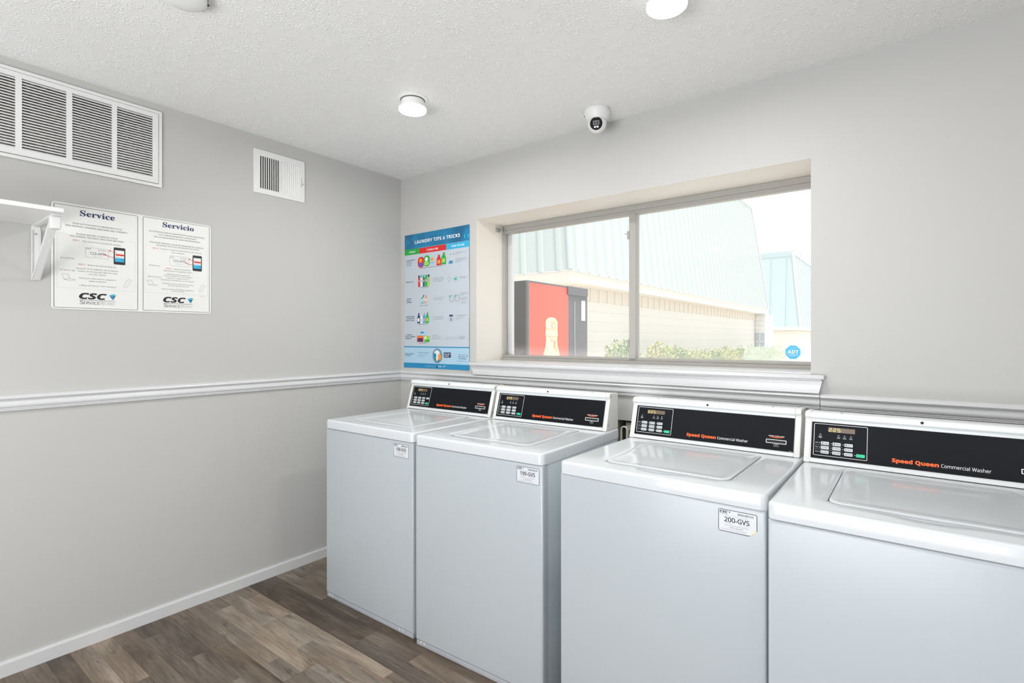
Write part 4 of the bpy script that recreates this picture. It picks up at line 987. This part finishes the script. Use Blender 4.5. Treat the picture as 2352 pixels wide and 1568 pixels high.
# red drinks vending machine just outside
vx, vy0, vy1, vz = .42, .932, 1.912, 1.792
t = thing('vending_machine', 'red and black drinks vending machine outside the left window pane', 'vending machine', (vx, vy0, GZ))
TV = lambda u, v, w_: (w_, u, v)     # u along +Y, v up from ground, w out of the front (+X)
H_ = vz - GZ; D_ = .82; Wv = vy1 - vy0
mb = MB(); mb.bbox((-D_, 0, 0), (-.02, Wv, H_), 'vend_black', .006, 2); mb.build('cabinet', t)
mb = MB(); mb.bbox((-.02, 0, 0), (.0, .030, H_), 'vend_grey', .004, 2); mb.bbox((-.02, .030, H_ - .014), (.0, .632, H_), 'vend_grey', .002, 1); mb.bbox((-.02, .030, 0), (.0, .632, .12), 'vend_grey', .003, 1); mb.build('door_frame', t)
mb = MB(); mb.box((-.018, .030, .12), (-.002, .632, H_ - .014), 'vend_red')
mb.build('red_panel', t)
mb = MB(); cx = .355; bz = lambda z: z - GZ
prof = [(.0, 1.507), (.045, 1.503), (.075, 1.488), (.092, 1.465), (.092, 1.43), (.086, 1.415), (.093, 1.385), (.095, 1.355), (.088, 1.34), (.088, 1.31), (.096, 1.26), (.120, 1.20), (.148, 1.14), (.165, 1.05), (.168, .8), (.14, .6), (.155, .4)]
poly = [(cx + r_, bz(z_)) for r_, z_ in prof] + [(cx - r_, bz(z_)) for r_, z_ in reversed(prof)]
mb.prism(poly, -.002, .0015, 'cream', TV)
mb.rect(cx - .045, bz(1.365), cx - .028, bz(1.49), 'paper', TV, .0026)
mb.flat(rrect(cx - .012, bz(1.415), cx + .062, bz(1.462), .012), 'bottle_pale', TV, .0026); mb.flat(ell(cx + .03, bz(1.435), .016, .014, 12), 'paper', TV, .0030)
for (ra, rb_, z_, th_) in ((.084, .084, 1.474, .004), (.088, .084, 1.408, .006), (.090, .088, 1.348, .006)): mb.line((cx - ra, bz(z_)), (cx + rb_, bz(z_) - .006), th_, 'bottle_pale', TV, .0028)
mb.line((cx - .082, bz(1.33)), (cx - .092, bz(1.24)), .006, 'p_lblue', TV, .0028); mb.line((cx + .080, bz(1.33)), (cx + .092, bz(1.24)), .006, 'p_lime', TV, .0028)
mb.rect(cx - .050, bz(.9), cx - .030, bz(1.33), 'paper', TV, .0026)
rng = random.Random(3)
for i in range(60):
    z_ = rng.uniform(.6, 1.33); ww = .07 + max(0, (1.26 - z_)) * .6; ww = min(ww, .13); u = cx + rng.uniform(-ww, ww * .9); s_ = rng.uniform(.004, .011)
    mb.flat(ell(u, bz(z_), s_, s_ * 2.0, 8), rng.choice(('bottle_pale', 'bottle_pale', 'paper', 'p_pink')), TV, .0030 + i * .00004)
mb.build('bottle_picture', t)
mb = MB(); mb.bbox((-.02, .632, 0), (-.003, Wv, H_ - .02), 'vend_grey', .004, 1)
mb.bbox((-.004, .605, H_ - .075), (.014, Wv - .02, H_ + .001), 'vend_grey', .003, 1)
mb.box((-.004, .735, .15), (.001, .745, H_ - .13), 'rail_grey'); mb.box((-.004, .86, H_ - .30), (.0015, .93, H_ - .115), 'paper')
mb.build('coin_panel', t)

# neighbouring building with corrugated mansard roof
EX, EY0, EY1, EZ = -2.08, 5.77, 22.45, 2.585
LEAN, RT = .69, 7.12
t = thing('neighbouring_building', 'cream building with tall pale green corrugated mansard roof outside window', 'building', (EX, EY0, GZ))
Tw = lambda x, y, z: (x - EX, y - EY0, z - GZ)
WXf, WYf = EX - .42, EY0 + .42
mb = MB(); mb.box((-16, WYf, GZ), (WXf, EY1 - .55, EZ - .02), 'brick_w', Tw); mb.build('brick_wall', t)
mb = MB(); mb.box((-16.4, EY0, EZ - .215), (EX, EY0 + .03, EZ - .02), 'fascia_board', Tw); mb.box((EX - .03, EY0 + .03, EZ - .215), (EX, EY1, EZ - .02), 'fascia_board', Tw)
mb.box((-16.4, EY0 + .03, EZ - .21), (EX - .03, EY1, EZ - .18), 'fascia_board', Tw)
mb.box((-16.45, EY0 - .03, EZ - .022), (EX + .03, EY1 + .03, EZ), 'trim', Tw); mb.build('eave_fascia', t)
mb = MB(); mb.box((-16, WYf - .012, EZ - .47), (WXf + .012, EY1 - .56, EZ - .21), 'frieze', Tw)
y = WYf + .3
while y < EY1 - .7: mb.box((WXf, y, EZ - .49), (WXf + .035, y + .035, EZ - .215), 'fascia_board', Tw); y += .38
mb.build('frieze', t)
def roof_face(mb, along, n_, mt):   # along: 'X' or 'Y'
    pitch = .41
    def P(s_, h_, o_):   # s along the eave from the near corner, h 0..1 up, o rib height outwards
        lean = LEAN * h_
        if along == 'Y': return Tw(EX + .0 - lean + o_, EY0 + lean + s_ * (EY1 - EY0 - lean) , EZ + (RT - EZ) * h_)
        return Tw(EX - lean - s_ * (14.3 - lean), EY0 + lean - o_, EZ + (RT - EZ) * h_)
    Ltot = (EY1 - EY0) if along == 'Y' else 14.3
    k = int(Ltot / pitch); prof = []
    for i in range(k):
        b_ = i * pitch
        for a_, o_ in ((0, 0), (.16, 0), (.19, .045), (.26, .045), (.29, 0)): prof.append(((b_ + a_) / Ltot, o_))
    prof.append((1, 0))
    vs = [P(s_, 0, o_) for s_, o_ in prof] + [P(s_, 1, o_) for s_, o_ in prof]; m_ = len(prof)
    mb.add(vs, [(i, i + 1, m_ + i + 1, m_ + i) for i in range(m_ - 1)], mt)
mb = MB(); roof_face(mb, 'Y', 0, 'metal_roof'); roof_face(mb, 'X', 0, 'metal_roof')
a_ = Tw(EX, EY0, EZ); b_ = Tw(EX - LEAN, EY0 + LEAN, RT); mb.tube([a_, b_], .05, 'metal_roof', 8)
mb.add([Tw(EX, EY1, EZ), Tw(EX - LEAN, EY1, RT), Tw(-14, EY1, RT), Tw(-16, EY1, EZ)], [(0, 1, 2, 3)], 'metal_roof')
mb.add([Tw(EX - LEAN, EY0 + LEAN, RT), Tw(EX - LEAN, EY1, RT), Tw(-14, EY1, RT), Tw(-14, EY0 + LEAN, RT)], [(0, 1, 2, 3)], 'metal_roof')
mb.tube([Tw(EX + .02, EY1, EZ), Tw(EX - LEAN + .02, EY1, RT)], .04, 'trim', 6); mb.tube([Tw(EX - LEAN, EY0 + LEAN, RT + .02), Tw(EX - LEAN, EY1, RT + .02)], .07, 'trim', 6)
mb.build('corrugated_roof', t)
mb = MB(); x1_ = -2.10
mb.box((WXf - .5, EY1 - .5, GZ), (x1_, EY1 + 1.2, EZ - .22), 'white', Tw)
for i in range(12):
    z_ = GZ + .2 * i; mb.box((WXf, EY1 - .515, z_), (x1_ + .01, EY1 - .49, z_ + .17), 'white', Tw)
mb.build('siding_wall', t)
mb = MB(); mb.box((WXf + .02, EY1 - .53, .8), (x1_ - .02, EY1 - .52, 1.57), 'winglass', Tw)
x_ = WXf + .2; mb.box((x_ - .012, EY1 - .54, .8), (x_ + .012, EY1 - .525, 1.57), 'white', Tw); mb.box((WXf + .02, EY1 - .54, 1.17), (x1_ - .02, EY1 - .525, 1.20), 'white', Tw)
mb.build('window', t)

# farther building
BX, BY, BZ, BT, BL_ = -3.15, 38.26, 2.14, 7.5, .58
t = thing('far_building', 'pale blue metal mansard building farther off at the right of the window', 'building', (BX, BY, GZ))
Tb = lambda x, y, z: (x - BX, y - BY, z - GZ)
mb = MB(); mb.box((-20, BY + .3, GZ), (BX - .3, 50, BZ), 'fascia_board', Tb); mb.box((-20, BY + .25, BZ - .5), (BX - .25, 50, BZ - .28), 'frieze', Tb); mb.build('wall', t)
mb = MB(); mb.box((-20, BY, BZ - .25), (BX, 50.2, BZ), 'fascia_board', Tb); mb.build('eave_fascia', t)
mb = MB()
c0 = [(BX, BY), (BX, 50.2)]; 
mb.add([Tb(-20, BY, BZ), Tb(BX, BY, BZ), Tb(BX - BL_, BY + BL_, BT), Tb(-20, BY + BL_, BT)], [(0, 1, 2, 3)], 'metal_roof_b')
mb.add([Tb(BX, BY, BZ), Tb(BX, 50.2, BZ), Tb(BX - BL_, 50.2, BT), Tb(BX - BL_, BY + BL_, BT)], [(0, 1, 2, 3)], 'metal_roof_b')
mb.add([Tb(BX - BL_, BY + BL_, BT), Tb(BX - BL_, 50.2, BT), Tb(-20, 50.2, BT), Tb(-20, BY + BL_, BT)], [(0, 1, 2, 3)], 'metal_roof_b')
for i in range(14):
    x = BX - .9 - i * 1.0; mb.tube([Tb(x, BY - .01, BZ), Tb(x, BY + BL_ - .01, BT)], .035, 'metal_roof_b', 6)
for i in range(10):
    y = BY + 1.0 + i * 1.1; mb.tube([Tb(BX + .01, y, BZ), Tb(BX - BL_ + .01, y, BT)], .035, 'metal_roof_b', 6)
mb.build('metal_roof', t)
mb = MB(); mb.tube([Tb(BX, BY, BZ), Tb(BX - BL_, BY + BL_, BT)], .08, 'trim', 6); mb.box((-20, BY + BL_ - .06, BT - .35), (BX - BL_ + .06, BY + BL_, BT + .03), 'metal_roof_b', Tb); mb.box((BX - BL_, BY + BL_ - .06, BT - .22), (BX - BL_ + .08, 50.2, BT + .03), 'trim', Tb); mb.build('roof_trim', t)

# shrubs along the brick wall
def shrub(x, y, r_, h_, yellow, label, seed):
    rg = random.Random(seed); t = thing('shrub', label, 'shrub', (x, y, GZ), 0, 'shrubs along the cream building')
    mb = MB()
    for i in range(9):
        a_ = rg.uniform(0, 6.28); q_ = rg.uniform(.2, .8) * r_
        mb.tube([(0, 0, 0), (q_ * .5 * math.cos(a_), q_ * .5 * math.sin(a_), h_ * .5), (q_ * math.cos(a_), q_ * math.sin(a_), h_ * rg.uniform(.8, 1.02))], [.012, .008, .003], 'bark', 5)
    mb.build('stems', t)
    mb = MB()
    for i in range(2200):
        a_ = rg.uniform(0, 6.28); u_ = rg.random() ** .5; z_ = rg.uniform(.12, 1); R = r_ * (1 - .55 * max(0, z_ - .45) ** 1.2 * 1.6) * u_
        p = Vector((R * math.cos(a_), R * math.sin(a_), h_ * z_ * (1 - .12 * u_ + rg.uniform(-.06, .08))))
        s_ = rg.uniform(.02, .042); d1 = Vector([rg.uniform(-1, 1) for _ in range(3)]).normalized(); d2 = d1.orthogonal().normalized()
        mb.add([p - d1 * s_, p + d2 * s_ * .5, p + d1 * s_, p - d2 * s_ * .5], [(0, 1, 2, 3)], 'leaf_y' if (yellow and rg.random() < .7) or rg.random() < .15 else 'leaf')
    mb.build('foliage', t)
SH = [(-1.5, 6.75, .55, 1.40, False, 'green shrub alone in the left window pane'), (-1.6, 8.9, .50, 1.32, True, 'tall yellow shrub with upright shoots, first right of the window mullion'),
      (-1.65, 10.1, .50, 1.20, False, 'dark green shrub touching the tall yellow one'), (-1.6, 11.3, .6, 1.14, True, 'yellowish shrub, third right of the window mullion'),
      (-1.65, 12.7, .65, 1.12, False, 'low green shrub, fourth right of the window mullion'), (-1.65, 14.2, .65, 1.16, True, 'yellowish shrub in the middle of the right pane row'),
      (-1.6, 15.8, .65, 1.14, False, 'green shrub just past the middle of the right pane row'), (-1.6, 17.4, .7, 1.16, False, 'green shrub, third from the far end of the row'),
      (-1.5, 19.0, .7, 1.14, False, 'green shrub, second from the far end of the row'), (-1.35, 20.6, .75, 1.12, False, 'rounded shrub at the far end of the row')]
for i, a_ in enumerate(SH): shrub(*a_, 20 + i)

# sparse tree behind the far building
t = thing('bare_tree', 'sparse tree showing over the roof of the far building', 'tree', (-3.6, 55, GZ))
rg = random.Random(9); mb = MB(); mb.tube([(0, 0, 0), (.1, 0, 4), (0, .1, 7.5)], [.22, .16, .08], 'bark', 8); tips = []
for i in range(16):
    a_ = rg.uniform(0, 6.28); z_ = rg.uniform(3.5, 7.3); e_ = Vector((math.cos(a_) * rg.uniform(1.5, 3.4), math.sin(a_) * 2, z_ + rg.uniform(.8, 2.6))); tips.append(e_); mb.tube([(0, 0, z_), tuple(e_ * .5 + Vector((0, 0, z_ * .5 + .2))), tuple(e_)], [.06, .035, .012], 'bark', 5)
mb.build('branches', t)
mb = MB()
for e_ in tips:
    for i in range(45):
        p = e_ + Vector([rg.gauss(0, .5) for _ in range(3)]); s_ = rg.uniform(.05, .1); d1 = Vector([rg.uniform(-1, 1) for _ in range(3)]).normalized(); d2 = d1.orthogonal().normalized()
        mb.add([p - d1 * s_, p + d2 * s_ * .5, p + d1 * s_, p - d2 * s_ * .5], [(0, 1, 2, 3)], 'leaf_y')
mb.build('foliage', t)
